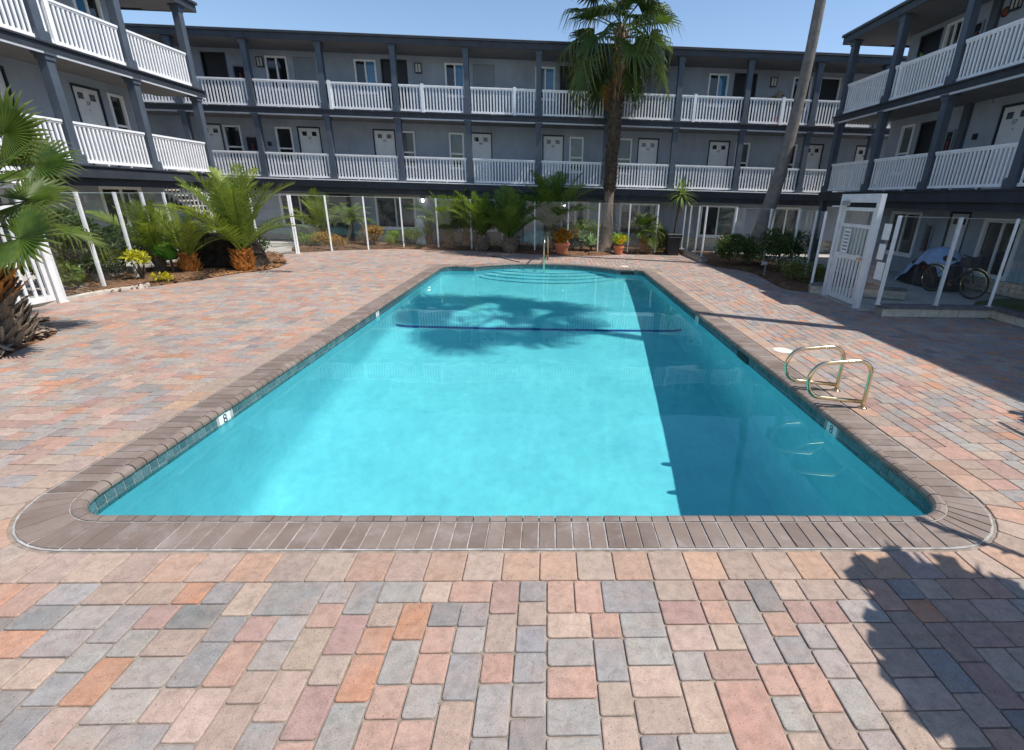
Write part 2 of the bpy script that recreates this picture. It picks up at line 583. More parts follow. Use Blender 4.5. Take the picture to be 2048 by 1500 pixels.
def put(name, me, loc, parent=None, rot=(0, 0, 0), scale=(1, 1, 1)):
    """an object with shared mesh data at a world location (parents are unrotated)"""
    o = bpy.data.objects.new(name, me)
    COL.objects.link(o)
    l = Vector(loc)
    if parent:
        o.parent = parent
        o.location = l - ORG.get(parent.name, Vector())
    else:
        o.location = l
    o.rotation_euler = rot
    o.scale = scale
    ORG[o.name] = l
    return o


def thing(name, label, cat, loc=(0, 0, 0), group=None):
    o = bpy.data.objects.new(name, None)
    COL.objects.link(o)
    o.empty_display_size = 0.2
    o.location = loc
    ORG[o.name] = Vector(loc)
    return tag(o, label, cat, group)


def tag(o, label, cat, group=None):
    o['label'] = label
    o['category'] = cat
    if group:
        o['group'] = group
    return o


def struct(o):
    o['kind'] = 'structure'
    return o


def stuff(o):
    o['kind'] = 'stuff'
    return o


def text_mesh(txt, size, mat):
    cu = bpy.data.curves.new('text', 'FONT')
    cu.body = txt
    cu.size = size
    cu.align_x = 'CENTER'
    cu.align_y = 'CENTER'
    cu.resolution_u = 3
    o = bpy.data.objects.new('text', cu)
    COL.objects.link(o)
    dg = bpy.context.evaluated_depsgraph_get()
    me = bpy.data.meshes.new_from_object(o.evaluated_get(dg))
    bpy.data.objects.remove(o)
    bpy.data.curves.remove(cu)
    me.materials.clear()
    me.materials.append(mat)
    return me


def inside(p, poly):
    x, y = p
    r = False
    j = len(poly) - 1
    for i in range(len(poly)):
        xi, yi = poly[i]
        xj, yj = poly[j]
        if (yi > y) != (yj > y) and x < (xj - xi) * (y - yi) / (yj - yi) + xi:
            r = not r
        j = i
    return r


R = random.Random(5)

# ------------------------------------------------------------------ POOL outline (nose line of the coping), counter-clockwise
PX0, PX1, PY0, PY1 = -3.20, 2.93, 2.73, 15.0


def pool_path():
    """list of (point, outward normal) along the nose line, dense polyline"""
    pts = []

    def seg(a, b, nrm):
        n = max(1, int((Vector(b) - Vector(a)).length / 0.055))
        for i in range(n):
            t = i / n
            pts.append((a[0] + (b[0] - a[0]) * t, a[1] + (b[1] - a[1]) * t, nrm[0], nrm[1]))

    def arc(c, r, a0, a1, sgn=1):
        n = max(3, int(abs(a1 - a0) * r / 0.05))
        for i in range(n):
            a = a0 + (a1 - a0) * i / n
            pts.append((c[0] + r * cos(a), c[1] + r * sin(a), cos(a) * sgn, sin(a) * sgn))
    r = 0.30
    seg((PX0 + r, PY0), (PX1 - r, PY0), (0, -1))
    arc((PX1 - r, PY0 + r), r, -pi / 2, 0)
    seg((PX1, PY0 + r), (PX1, PY1 - r), (1, 0))
    arc((PX1 - r, PY1 - r), r, 0, pi / 2)
    bx0, bx1, bh = -2.25, 2.15, 1.02
    seg((PX1 - r, PY1), (bx1, PY1), (0, 1))
    h = (bx1 - bx0) / 2
    R_ = (h * h + bh * bh) / (2 * bh)
    c = ((bx0 + bx1) / 2, PY1 + bh - R_)
    a = math.asin(h / R_)
    arc(c, R_, pi / 2 - a, pi / 2 + a)
    seg((bx0, PY1), (PX0 + r, PY1), (0, 1))
    arc((PX0 + r, PY1 - r), r, pi / 2, pi)
    seg((PX0, PY1 - r), (PX0, PY0 + r), (-1, 0))
    arc((PX0 + r, PY0 + r), r, pi, 1.5 * pi)
    return pts


PATH = pool_path()
CUM = [0.0]
for i in range(len(PATH)):
    a, b = PATH[i], PATH[(i + 1) % len(PATH)]
    CUM.append(CUM[-1] + hypot(b[0] - a[0], b[1] - a[1]))
PLEN = CUM[-1]


def at_path(s):
    s %= PLEN
    lo, hi = 0, len(PATH)
    while hi - lo > 1:
        m = (lo + hi) // 2
        if CUM[m] <= s:
            lo = m
        else:
            hi = m
    a, b = PATH[lo], PATH[(lo + 1) % len(PATH)]
    t = (s - CUM[lo]) / max(1e-6, CUM[lo + 1] - CUM[lo])
    p = [a[k] + (b[k] - a[k]) * t for k in range(4)]
    l = hypot(p[2], p[3]) or 1
    return p[0], p[1], p[2] / l, p[3] / l


def off(s, d):
    x, y, nx, ny = at_path(s)
    return (x + nx * d, y + ny * d)


NOSE_POLY = [(p[0], p[1]) for p in PATH]
OUT_POLY = [(p[0] + p[2] * 0.335, p[1] + p[3] * 0.335) for p in PATH]

# ------------------------------------------------------------------ GROUND sheet with the pool hole
gm = MB()
B = 400
hx0, hx1, hy0, hy1 = PX0 - 0.06, PX1 + 0.06, PY0 - 0.06, PY1 + 1.25
zg = -0.016


def far_strips():
    """ground slices that follow the rounded bay at the far end of the pool"""
    out = []
    k = 30
    for i in range(k):
        a, b = hx0 + (hx1 - hx0) * i / k, hx0 + (hx1 - hx0) * (i + 1) / k
        y = PY1 + .06
        for p in PATH:
            if p[1] > PY1 - .01 and a - .02 <= p[0] <= b + .02:
                y = max(y, p[1] + .06)
        out.append((a, b, y, hy1))
    return out



for a in [(-B, B, -B, hy0), (-B, B, hy1, B), (-B, hx0, hy0, hy1), (hx1, B, hy0, hy1)] + far_strips():
    gm.quad((a[0], a[2], zg), (a[1], a[2], zg), (a[1], a[3], zg), (a[0], a[3], zg))
struct(gm.build('ground', M['concrete']))

# ------------------------------------------------------------------ POOL
pool = thing('swimming_pool', 'long turquoise swimming pool with brown brick coping in the middle of the courtyard', 'pool', (0, 9, 0))
WALL = 0.022     # the tiled wall stands this far behind the nose
STEP = 0.28


def floor_z(y):
    k = [(2.0, -2.40), (4.6, -2.38), (8.0, -1.95), (11.0, -1.52), (14.3, -1.08), (17, -1.02)]
    for (a, za), (b, zb) in zip(k, k[1:]):
        if y <= b:
            t = max(0, (y - a) / (b - a))
            return za + (zb - za) * t
    return -1.0


sh = MB()
n = len(PATH)
rings = []
prof = [(0.0, -0.20), (0.0, -0.45), (0.0, None)]
for d, z in [(WALL, -0.055), (WALL, -0.30), (WALL, 'a'), (WALL - 0.05, 'b'), (WALL - 0.16, 'c'), (WALL - 0.30, 'd')]:
    ring = []
    for p in PATH:
        x, y = p[0] + p[2] * d, p[1] + p[3] * d
        fz = floor_z(y)
        zz = {'a': fz + 0.30, 'b': fz + 0.13, 'c': fz + 0.03, 'd': fz}.get(z, z)
        ring.append(len(sh.v))
        sh.v.append((x, y, zz))
    rings.append(ring)
for r0, r1 in zip(rings, rings[1:]):
    for i in range(n):
        j = (i + 1) % n
        sh.f.append((r0[i], r0[j], r1[j], r1[i]))
# floor grid
NX, NY = 30, 120
idx = {}
fx0, fx1, fy0, fy1 = PX0 + 0.2, PX1 - 0.2, PY0 + 0.2, PY1 + 1.0
for j in range(NY + 1):
    for i in range(NX + 1):
        x = fx0 + (fx1 - fx0) * i / NX
        y = fy0 + (fy1 - fy0) * j / NY
        idx[i, j] = len(sh.v)
        sh.v.append((x, y, floor_z(y) + 0.002))
for j in range(NY):
    for i in range(NX):
        sh.f.append((idx[i, j], idx[i + 1, j], idx[i + 1, j + 1], idx[i, j + 1]))
shell = sh.build('shell', M['plaster'], pool, smooth=True)
shell.cycles.is_caustics_receiver = True
# steps in the rounded bay at the shallow end
bc = (-0.05, PY1 + 1.02)
for k in range(4):
    mb = MB()
    rr = 0.62 + 0.34 * k
    poly = []
    for i in range(33):
        a = pi + pi * i / 32
        x = bc[0] + (1.55 + 0.33 * k) * cos(a)
        y = bc[1] - 0.1 + rr * 1.15 * sin(a)
        poly.append((x, y))
    poly = [(max(-2.1, min(2.02, x)), y) for x, y in poly]
    mb.prism(poly, -1.05, -0.36 - 0.2 * k, 0.02)
    st = mb.build('step', M['plaster'], pool)
    st.cycles.is_caustics_receiver = True
# dark blue line across the floor at the slope break
mb = MB()
ly = 9.8
prev = None
xs = [PX0 - WALL + 0.03] + [PX0 + 0.03, PX0 + 0.13, PX0 + 0.28] + [PX0 + 0.4 + (PX1 - PX0 - 0.8) * i / 20 for i in range(21)] + [PX1 - 0.28, PX1 - 0.13, PX1 - 0.03, PX1 + WALL - 0.03]
zs = [0.15, 0.12, 0.05, 0.012] + [0.012] * 21 + [0.012, 0.05, 0.12, 0.15]
for x, dz in zip(xs, zs):
    cur = ((x, ly - 0.06, floor_z(ly - .06) + dz + .006), (x, ly + 0.06, floor_z(ly + .06) + dz + .006))
    if prev:
        mb.quad(prev[0], cur[0], cur[1], prev[1])
    prev = cur
ln = mb.build('lane_line', M['lane'], pool, smooth=True)
ln.cycles.is_caustics_receiver = True
# grout bed below the coping bricks, a closed ring
mb = MB()
a0 = []
for p in PATH:
    a0.append([(p[0] + p[2] * d, p[1] + p[3] * d, z) for d, z in ((0.03, -0.06), (0.03, -0.004), (0.0775, -0.004), (0.079, 0.0022), (0.084, 0.0022), (0.0855, -0.004), (0.343, -0.004), (0.343, -0.06))])
for i in range(n):
    A, Bq = a0[i], a0[(i + 1) % n]
    for k in range(8):
        k2 = (k + 1) % 8
        mb.quad(A[k], Bq[k], Bq[k2], A[k2])
mb.build('coping_bed', M['grout'], pool)

NB = int(PLEN / 0.110)
ds = PLEN / NB


def proj_area(x, y, z=0.0):
    q = pix((x, y, z))
    if not q:
        return 0
    m = 1.0 if -60 < q[0] < 2110 and -20 < q[1] < 1540 else 0.02
    return m / (q[2] ** 2) * max(0.05, (CH - z) / q[2])


order = sorted(range(NB), key=lambda i: -proj_area(*off((i + .5) * ds, .2)))
keep = set(order[:300])
rest = MB()
restn = MB()
NOSEP = [(0.0788, 0.002), (0.070, 0.0065), (0.045, 0.010), (0.018, 0.002), (0.003, -0.017), (0.0, -0.038), (0.008, -0.055), (0.05, -0.058)]
for i in range(NB):
    g = 0.0036 + R.random() * 0.0022
    s0, s1 = i * ds + g, (i + 1) * ds - g
    zt = 0.004 + R.uniform(-0.0018, 0.0018)
    sm = (s0 + s1) / 2
    mb = MB() if i in keep else rest
    _, _, nx_, ny_ = at_path(sm)
    if min(abs(nx_), abs(ny_)) > .12 and off(sm, 0)[1] < 8:
        # two cut wedges per nose brick round the near corners
        for q0, q1 in ((s0, sm - .0022), (sm + .0022, s1)):
            mb.prism([off(q0, .33), off(q1, .33), off(q1, .0842), off(q0, .0842)], -0.03, zt + R.uniform(-.001, .001), 0.003)
    else:
        mb.prism([off(s0, 0.33), off(s1, 0.33), off(s1, 0.0842), off(s0, 0.0842)], -0.03, zt, 0.004)
    if i in keep:
        c = off((i + .5) * ds, 0.2)
        mb.build('coping_brick', M['coping'], pool, loc=(c[0], c[1], 0))
    mb = MB() if i in keep else restn
    rows = []
    for ss in (s0, (s0 + s1) / 2, s1):
        rows.append([(*off(ss, d), z + zt) for d, z in NOSEP])
    for A, Bq in zip(rows, rows[1:]):
        for k in range(len(NOSEP) - 1):
            mb.quad(A[k], A[k + 1], Bq[k + 1], Bq[k])
    for A, fl in ((rows[0], 1), (rows[-1], 0)):
        mb.quad(*(A[::-1] if fl else A))
    if i in keep:
        c = off((i + .5) * ds, 0.04)
        mb.build('bullnose_brick', M['coping'], pool, loc=(c[0], c[1], 0))
if rest.v:
    stuff(rest.build('distant_coping_bricks', M['coping'], pool))
    stuff(restn.build('distant_bullnose_bricks', M['coping'], pool))

# waterline tiles: two courses on a pale grout backing
mb = MB()
for i in range(n):
    p, q = PATH[i], PATH[(i + 1) % n]
    d = WALL - 0.003
    A = (p[0] + p[2] * d, p[1] + p[3] * d)
    Bq = (q[0] + q[2] * d, q[1] + q[3] * d)
    mb.quad((*A, -0.058), (*A, -0.205), (*Bq, -0.205), (*Bq, -0.058))
bk = mb.build('tile_backing', M['grout'], pool)
bk.cycles.is_caustics_receiver = True
NT = int(PLEN / 0.083)
dt = PLEN / NT
sx = WALL - 0.003


def marker_at(s):
    x, y = off(s, 0)
    for mx, my in ((PX0, 4.42), (PX1, 4.29), (PX0, 8.95), (PX1, 9.03)):
        if abs(x - mx) < 0.05 and abs(y - my) < 0.10:
            return True
    return False


cand = []
for i in range(NT):
    for row in (0, 1):
        x, y, nx, ny = at_path((i + .5) * dt)
        facing = -(nx * (0 - x) + ny * (0 - y)) / hypot(x, y)
        q = pix((x, y, -0.12))
        vis = q and -30 < q[0] < 2080 and facing > 0.02 and ny > -0.6
        cand.append(((max(0, facing) / (q[2] ** 2) if vis else 0) * (1 if row == 0 else .6), i, row))
cand.sort(reverse=True)
keept = set((i, r) for _, i, r in cand[:300])
rest = MB()
for i in range(NT):
    if marker_at((i + .5) * dt):
        continue
    for row in (0, 1):
        s0, s1 = i * dt + 0.0025, (i + 1) * dt - 0.0025
        z1, z0 = ((-0.056, -0.126), (-0.131, -0.201))[row]
        mb = MB() if (i, row) in keept else rest
        a, b = off(s0, sx - .0005), off(s1, sx - .0005)
        c, d = off(s0 + .003, sx - .004), off(s1 - .003, sx - .004)
        k = len(mb.v)
        mb.v += [(*a, z0), (*b, z0), (*b, z1), (*a, z1), (*c, z0 + .003), (*d, z0 + .003), (*d, z1 - .003), (*c, z1 - .003)]
        mb.f += [(k + 4, k + 7, k + 6, k + 5), (k, k + 4, k + 5, k + 1), (k + 1, k + 5, k + 6, k + 2), (k + 2, k + 6, k + 7, k + 3), (k + 3, k + 7, k + 4, k)]
        if (i, row) in keept:
            m_ = off((i + .5) * dt, sx)
            o = mb.build('waterline_tile', M['tile'], pool, loc=(m_[0], m_[1], (z0 + z1) / 2))
            if row:
                o.cycles.is_caustics_receiver = True
o = stuff(rest.build('distant_waterline_tiles', M['tile'], pool))
o.cycles.is_caustics_receiver = True
# depth markers
for mx, my, sg, tx in ((PX0 - WALL + .005, 4.42, 1, '8'), (PX1 + WALL - .005, 4.29, -1, '8'), (PX0 - WALL + .005, 8.95, 1, '5'), (PX1 + WALL - .005, 9.03, -1, '5')):
    mb = MB()
    mb.box(mx - sg * .004, mx + sg * .002, my - .085, my + .085, -0.205, -0.052)
    mk = mb.build('depth_marker', M['marktile'], pool, loc=(mx, my, -0.12))
    t = put('numeral', text_mesh(tx, 0.13, M['ink']), (mx + sg * .004, my, -0.115), mk, (pi / 2, 0, sg * pi / 2))
# skimmer mouth on the right wall and the far wall
for (x, y, wx, wy) in ((PX1 + WALL - .012, 6.66, .012, .20), (1.98 + .53, PY1 + WALL - .012, .20, .012)):
    mb = MB()
    mb.box(x - wx, x + wx, y - wy, y + wy, -0.19, -0.075)
    mb.build('skimmer_mouth', M['opening_shade'], pool, loc=(x, y, -.13))

# water sheet with a gentle ripple
wm = MB()
NXW, NYW = 124, 268
wid = {}
WZ = -0.150
wx0, wx1, wy0, wy1 = PX0 - WALL, PX1 + WALL, PY0 - WALL, PY1 + 1.04
for j in range(NYW + 1):
    for i in range(NXW + 1):
        x = wx0 + (wx1 - wx0) * i / NXW
        y = wy0 + (wy1 - wy0) * j / NYW
        z = WZ + 0.0010 * noise.noise(Vector((x * 1.3, y * 1.1, 3))) + 0.0006 * noise.noise(Vector((x * 3.1, y * 2.7, 9))) + 0.00035 * noise.noise(Vector((x * 6.5, y * 5.5, 5)))
        wid[i, j] = len(wm.v)
        wm.v.append((x, y, z))
for j in range(NYW):
    for i in range(NXW):
        cx = wx0 + (wx1 - wx0) * (i + .5) / NXW
        cy = wy0 + (wy1 - wy0) * (j + .5) / NYW
        if cy > PY1 + 0.04 and not inside((cx, cy - 0.03), NOSE_POLY):
            h = 4.4
            if not (-2.25 < cx < 2.15 and cy < PY1 + 0.03 + 1.02 * (1 - ((cx + .05) / 2.2) ** 2)):
                continue
        wm.f.append((wid[i, j], wid[i + 1, j], wid[i + 1, j + 1], wid[i, j + 1]))
water = wm.build('water', M['water'], smooth=True)
struct(water)
water.cycles.is_caustics_caster = True

# ------------------------------------------------------------------ DECK of concrete pavers
DECK = [(-9.25, 0.2), (9.1, .2), (9.1, 9.2), (6.75, 9.2), (6.75, 11.7), (6.5, 12.5), (6.6, 13.5), (6.8, 15.2), (6.2, 16.3), (5.75, 17.5), (5.62, 19.9),
        (-5, 19.95), (-7.0, 19.2), (-9.1, 17.5), (-8.4, 14.9), (-8.3, 13.5), (-8.7, 12), (-9.2, 10.3), (-9.12, 8.0)]
deck = MB()
# joint bed under the pavers
jp = MB()
jz = -0.0105
for a in [(-9.3, 9.15, 0.15, hy0), (-9.3, 5.8, hy1, 20.0), (-9.3, hx0, hy0, hy1), (hx1, 6.8, hy0, hy1), (6.8, 9.15, hy0, 9.2)] + far_strips():
    jp.quad((a[0], a[2], jz), (a[1], a[2], jz), (a[1], a[3], jz), (a[0], a[3], jz))
deck_o = struct(jp.build('pool_deck', M['joint'], loc=(0, 1, 0)))

PAVC = [((0.255, 0.248, 0.242), 21), ((0.30, 0.283, 0.264), 16), ((0.335, 0.262, 0.215), 25), ((0.38, 0.243, 0.192), 19), ((0.41, 0.215, 0.138), 6), ((0.31, 0.205, 0.178), 13), ((0.39, 0.30, 0.245), 12), ((0.20, 0.198, 0.196), 5)]
PW = [w for _, w in PAVC]


def pav_col(bd=False):
    if bd:
        c = R.choice([(0.335, 0.262, 0.212), (0.40, 0.265, 0.19), (0.375, 0.245, 0.178), (0.30, 0.243, 0.21), (0.365, 0.285, 0.232)])
    else:
        c = R.choices([c for c, _ in PAVC], PW)[0]
    k = R.uniform(0.96, 1.14)
    return tuple(min(0.75, x * k * R.uniform(0.97, 1.03) * t) for x, t in zip(c, (1.10, 1.065, 1.04)))


BW = 0.245
ox1, ox0, oy0, oy1 = PX1 + 0.352, PX0 - 0.352, PY0 - 0.352, PY1 + 0.352
bx1, bx0, by0 = ox1 + BW, ox0 - BW, oy0 - BW
U = (bx1 - bx0) / 96.0     # laying module
items = []   # (poly, centre, colour, rect size or None)
# soldier border around the coping
cr = 0.66
gp = 0.0022


def border_run(a, b, fixed0, fixed1, axis):
    nn = round((b - a) / 0.222)
    st = (b - a) / nn
    for i in range(nn):
        u0, u1 = a + i * st + gp, a + (i + 1) * st - gp
        if axis == 'x':
            pl = [(u0, fixed0 + gp), (u1, fixed0 + gp), (u1, fixed1 - gp), (u0, fixed1 - gp)]
        else:
            pl = [(fixed0 + gp, u0), (fixed1 - gp, u0), (fixed1 - gp, u1), (fixed0 + gp, u1)]
        items.append((pl, pav_col(True)))


border_run(ox0 + cr, ox1 - cr, by0, oy0 - 0.012, 'x')
border_run(oy0 + cr, oy1 - cr, bx0, ox0 - 0.012, 'y')
border_run(oy0 + cr, oy1 - cr, ox1 + 0.012, bx1, 'y')
for cx, cy, ax, ay in ((ox0 + cr, oy0 + cr, -1, -1), (ox1 - cr, oy0 + cr, 1, -1)):
    K = 6
    for i in range(K):
        def pts(a):
            d = Vector((ax * cos(a), ay * sin(a)))
            inn = Vector((cx, cy)) + d * (cr + 0.015)
            t = (cr + BW) / max(cos(a), sin(a))
            return inn, Vector((cx, cy)) + d * t
        a0_, a1_ = i * pi / 2 / K + .006, (i + 1) * pi / 2 / K - .006
        am = (a0_ + a1_) / 2
        i0, o0 = pts(a0_)
        i1, o1 = pts(a1_)
        im, om = pts(am)
        pl = [tuple(i0), tuple(o0)]
        if a0_ < pi / 4 < a1_:
            pl.append(tuple(pts(pi / 4)[1]))
        pl += [tuple(o1), tuple(i1), tuple(im)]
        if ax * ay < 0:
            pl = pl[::-1]
        items.append((pl, pav_col(True)))
# field: greedy random packing of 2x2, 2x3, 3x2, 3x3, 3x4 modules
i0 = int((-9.25 - bx0) / U)
i1 = int((9.1 - bx0) / U)
j0 = int((0.2 - by0) / U)
j1 = int((19.95 - by0) / U)
W_, H_ = i1 - i0, j1 - j0
occ = bytearray(W_ * H_)
cjb = round((oy1 - by0) / U)
for j in range(H_):
    for i in range(W_):
        gi, gj = i + i0, j + j0
        if 0 <= gi < 96 and 0 <= gj < cjb:
            occ[j * W_ + i] = 1
SZ = [((2, 2), 40), ((3, 2), 36), ((2, 3), 32), ((4, 3), 4), ((3, 4), 2)]


def can(i, j, w, h):
    if i + w > W_ or j + h > H_ or (j < -j0 < j + h):
        return False
    for b in range(h):
        if any(occ[(j + b) * W_ + i:(j + b) * W_ + i + w]):
            return False
    return True


def leaves_one(i, j, w):
    # avoid leaving a one-module sliver to the right
    k = i + w
    return k < W_ and not occ[j * W_ + k] and (k + 1 >= W_ or occ[j * W_ + k + 1])


JN = -j0          # rows in front of the pool border are laid from the border outward
near_occ = occ
for jj in range(H_):
    for i in range(W_):
        j = jj
        if occ[j * W_ + i]:
            continue
        opts = [(s, w) for s, w in SZ if can(i, j, *s) and not leaves_one(i, j, s[0])]
        if not opts:
            opts = [(s, 1) for s in ((2, 2), (1, 2), (2, 1), (1, 3), (3, 1), (1, 1)) if can(i, j, *s)][:1]
        s = R.choices([o[0] for o in opts], [o[1] for o in opts])[0]
        for b in range(s[1]):
            for a in range(s[0]):
                occ[(j + b) * W_ + i + a] = 1
        x0 = bx0 + (i + i0) * U
        x1 = x0 + s[0] * U
        if j < JN:
            y1 = by0 - j * U
            y0 = max(y1 - s[1] * U, by0 - JN * U)
        else:
            y0 = by0 + (j + j0) * U
            y1 = y0 + s[1] * U
        c = ((x0 + x1) / 2, (y0 + y1) / 2)
        if not inside(c, DECK):
            continue
        if c[1] > PY1 - .6 and any(inside(q, OUT_POLY) for q in ((x0, y0), (x1, y0), (x0, y1), (x1, y1))):
            if any(inside(q, NOSE_POLY) for q in ((x0, y0), (x1, y0), (x0, y1), (x1, y1), c)):
                continue
        g = gp + R.random() * .002
        an = R.gauss(0, .006)
        dx_, dy_ = R.gauss(0, .0008), R.gauss(0, .0008)
        rp_ = [(x0 + g, y0 + g), (x1 - g, y0 + g), (x1 - g, y1 - g), (x0 + g, y1 - g)]
        rp_ = [(c[0] + (px - c[0]) * cos(an) - (py - c[1]) * sin(an) + dx_, c[1] + (px - c[0]) * sin(an) + (py - c[1]) * cos(an) + dy_) for px, py in rp_]
        items.append((rp_, pav_col()))


def round_paver(mb, poly, zt, z0=-0.03, r=0.012):
    """paver with rounded corners and a soft worn edge"""
    nn = len(poly)
    out = []
    for k in range(nn):
        p = Vector(poly[k])
        a = (Vector(poly[k - 1]) - p)
        b = (Vector(poly[(k + 1) % nn]) - p)
        ra = min(r * R.uniform(.7, 1.4), a.length * .3, b.length * .3)
        a.normalize()
        b.normalize()
        if a.dot(b) < -0.9:
            out.append(tuple(p))
            continue
        out += [tuple(p + a * ra), tuple(p + (a + b) * ra * 0.29), tuple(p + b * ra)]
    m_ = len(out)
    cx = sum(q[0] for q in out) / m_
    cy = sum(q[1] for q in out) / m_
    base = len(mb.v)

    def ring(ins, z):
        for x, y in out:
            dx, dy = cx - x, cy - y
            d = hypot(dx, dy)
            mb.v.append((x + dx / d * ins, y + dy / d * ins, z))
    ring(0, z0)
    ring(0, zt - 0.006)
    ring(0.003, zt - 0.0018)
    ring(0.009, zt)
    for k in range(3):
        for q in range(m_):
            q2 = (q + 1) % m_
            mb.f.append((base + k * m_ + q, base + k * m_ + q2, base + (k + 1) * m_ + q2, base + (k + 1) * m_ + q))
    mb.f.append(tuple(base + 3 * m_ + q for q in range(m_)))


def area(pl):
    return abs(sum(pl[k][0] * pl[(k + 1) % len(pl)][1] - pl[(k + 1) % len(pl)][0] * pl[k][1] for k in range(len(pl)))) / 2


sc_ = []
for k, (pl, c) in enumerate(items):
    cx = sum(p[0] for p in pl) / len(pl)
    cy = sum(p[1] for p in pl) / len(pl)
    sc_.append((proj_area(cx, cy) * area(pl), k, cx, cy))
sc_.sort(reverse=True)
near = sc_[:300]
far = sc_[300:]
for _, k, cx, cy in near:
    pl, c = items[k]
    mb = MB()
    round_paver(mb, pl, R.uniform(-0.0015, 0.0015))
    o = mb.build('paver', M['paver'], deck_o, loc=(cx, cy, 0))
    o.color = (*c, 1)
fm = MB()
for _, k, cx, cy in far:
    pl, c = items[k]
    b = len(fm.v)
    q = pix((cx, cy, 0))
    if q and q[2] < 6 and -200 < q[0] < 2250:
        round_paver(fm, pl, R.uniform(-0.0015, 0.0015))
    else:
        fm.prism(pl, -0.02, R.uniform(-0.002, 0.002), 0.005)
    fm.c += [c] * (len(fm.v) - b)
stuff(fm.build('distant_pavers', M['paver_far'], deck_o))


# ------------------------------------------------------------------ BUILDINGS
def frame(kind):
    if kind == 'back':
        return lambda u, v, z: (u, 21.15 + v, z)
    if kind == 'left':
        return lambda u, v, z: (-11.35 - v, u, z)
    return lambda u, v, z: (10.2 + v, u, z)


class BB(MB):
    def __init__(s, T):
        super().__init__()
        s.T = T

    def b(s, u0, u1, v0, v1, z0, z1):
        p, q = s.T(u0, v0, z0), s.T(u1, v1, z1)
        s.box(p[0], q[0], p[1], q[1], min(z0, z1), max(z0, z1))
        return s


TXT = {}


def facing_rot(kind):
    return {'back': (pi / 2, 0, 0), 'left': (pi / 2, 0, pi / 2), 'right': (pi / 2, 0, -pi / 2)}[kind]


def wall(bld, T, u0, u1, v, z0, z1, ops, th=0.18):
    m = BB(T)
    ops = sorted(ops)
    cur = u0
    for a, b, za, zb in ops:
        if a > cur:
            m.b(cur, a, v, v + th, z0, z1)
        if za > z0 + 1e-4:
            m.b(a, b, v, v + th, z0, za)
        if zb < z1 - 1e-4:
            m.b(a, b, v, v + th, zb, z1)
        cur = b
    if cur < u1:
        m.b(cur, u1, v, v + th, z0, z1)
    return m.build('wall', M['stucco'], bld)


def window(bld, T, kind, u0, u1, z0, z1, v, style='slider', panes=('pane', 'pane'), fw=0.065):
    m = BB(T)
    pv = v - 0.03
    m.b(u0, u1, pv, v + 0.06, z1 - fw, z1)
    m.b(u0, u1, pv, v + 0.06, z0, z0 + fw)
    m.b(u0, u0 + fw, pv, v + 0.06, z0 + fw, z1 - fw)
    m.b(u1 - fw, u1, pv, v + 0.06, z0 + fw, z1 - fw)
    um, zm = (u0 + u1) / 2, z0 + (z1 - z0) * 0.42
    if style == 'slider':
        m.b(um - .03, um + .03, v - .01, v + .06, z0 + fw, z1 - fw)
    else:
        m.b(u0 + fw, u1 - fw, v - .01, v + .06, zm - .03, zm + .03)
    c = T((u0 + u1) / 2, v, z0)
    o = m.build('window', M['white'], bld, loc=c)
    for k in (0, 1):
        p = BB(T)
        if style == 'slider':
            a, b = ((u0 + fw, um - .03), (um + .03, u1 - fw))[k]
            p.b(a, b, v + .03 + .012 * k, v + .045 + .012 * k, z0 + fw, z1 - fw)
        else:
            a, b = ((z0 + fw, zm - .03), (zm + .03, z1 - fw))[k]
            p.b(u0 + fw, u1 - fw, v + .03 + .012 * k, v + .045 + .012 * k, a, b)
        p.build('pane', M[panes[k]], o)
    s = BB(T)
    s.b(u0 - .03, u1 + .03, v - .06, v - .03, z0 - .04, z0)
    s.build('sill', M['white'], o)
    return o


def door(bld, T, kind, u0, u1, z0, z1, v, num=None, knob=1):
    j = BB(T)
    j.b(u0 - .05, u0, v - .012, v + .08, z0, z1 + .06)
    j.b(u1, u1 + .05, v - .012, v + .08, z0, z1 + .06)
    j.b(u0, u1, v - .012, v + .08, z1, z1 + .06)
    m = BB(T)
    m.b(u0, u1, v + .03, v + .075, z0 + .01, z1)
    h = z1 - z0
    w = u1 - u0
    # raised panel mouldings
    for a, b, c, d in ((.1, .46, .10, .36), (.54, .9, .10, .36), (.1, .46, .42, .70), (.54, .9, .42, .70)):
        m.b(u0 + a * w, u0 + b * w, v + .022, v + .03, z0 + c * h, z0 + d * h)
    o = m.build('door', M['door'], bld, loc=T((u0 + u1) / 2, v, z0))
    j.build('jamb', M['jamb'], o)
    for a in (.27, .73):
        p = BB(T)
        p.b(u0 + (a - .105) * w, u0 + (a + .105) * w, v + .020, v + .03, z1 - .29, z1 - .13)
        p.build('pane', M['pane'], o)
    if num:
        if num not in TXT:
            TXT[num] = text_mesh(num, 0.15, M['ink'])
        put('numeral', TXT[num], T((u0 + u1) / 2, v + .019, z1 - .38), o, facing_rot(kind))
    k = BB(T)
    uk = u1 - .07 if knob > 0 else u0 + .07
    k.b(uk - .022, uk + .022, v - .03, v + .03, z0 + .95, z0 + 1.0)
    k.build('knob', M['chrome'], o)
    pp = BB(T)
    pp.b((u0 + u1) / 2 - .012, (u0 + u1) / 2 + .012, v + .022, v + .03, z1 - .55, z1 - .526)
    pp.build('peephole', M['ink'], o)
    return o


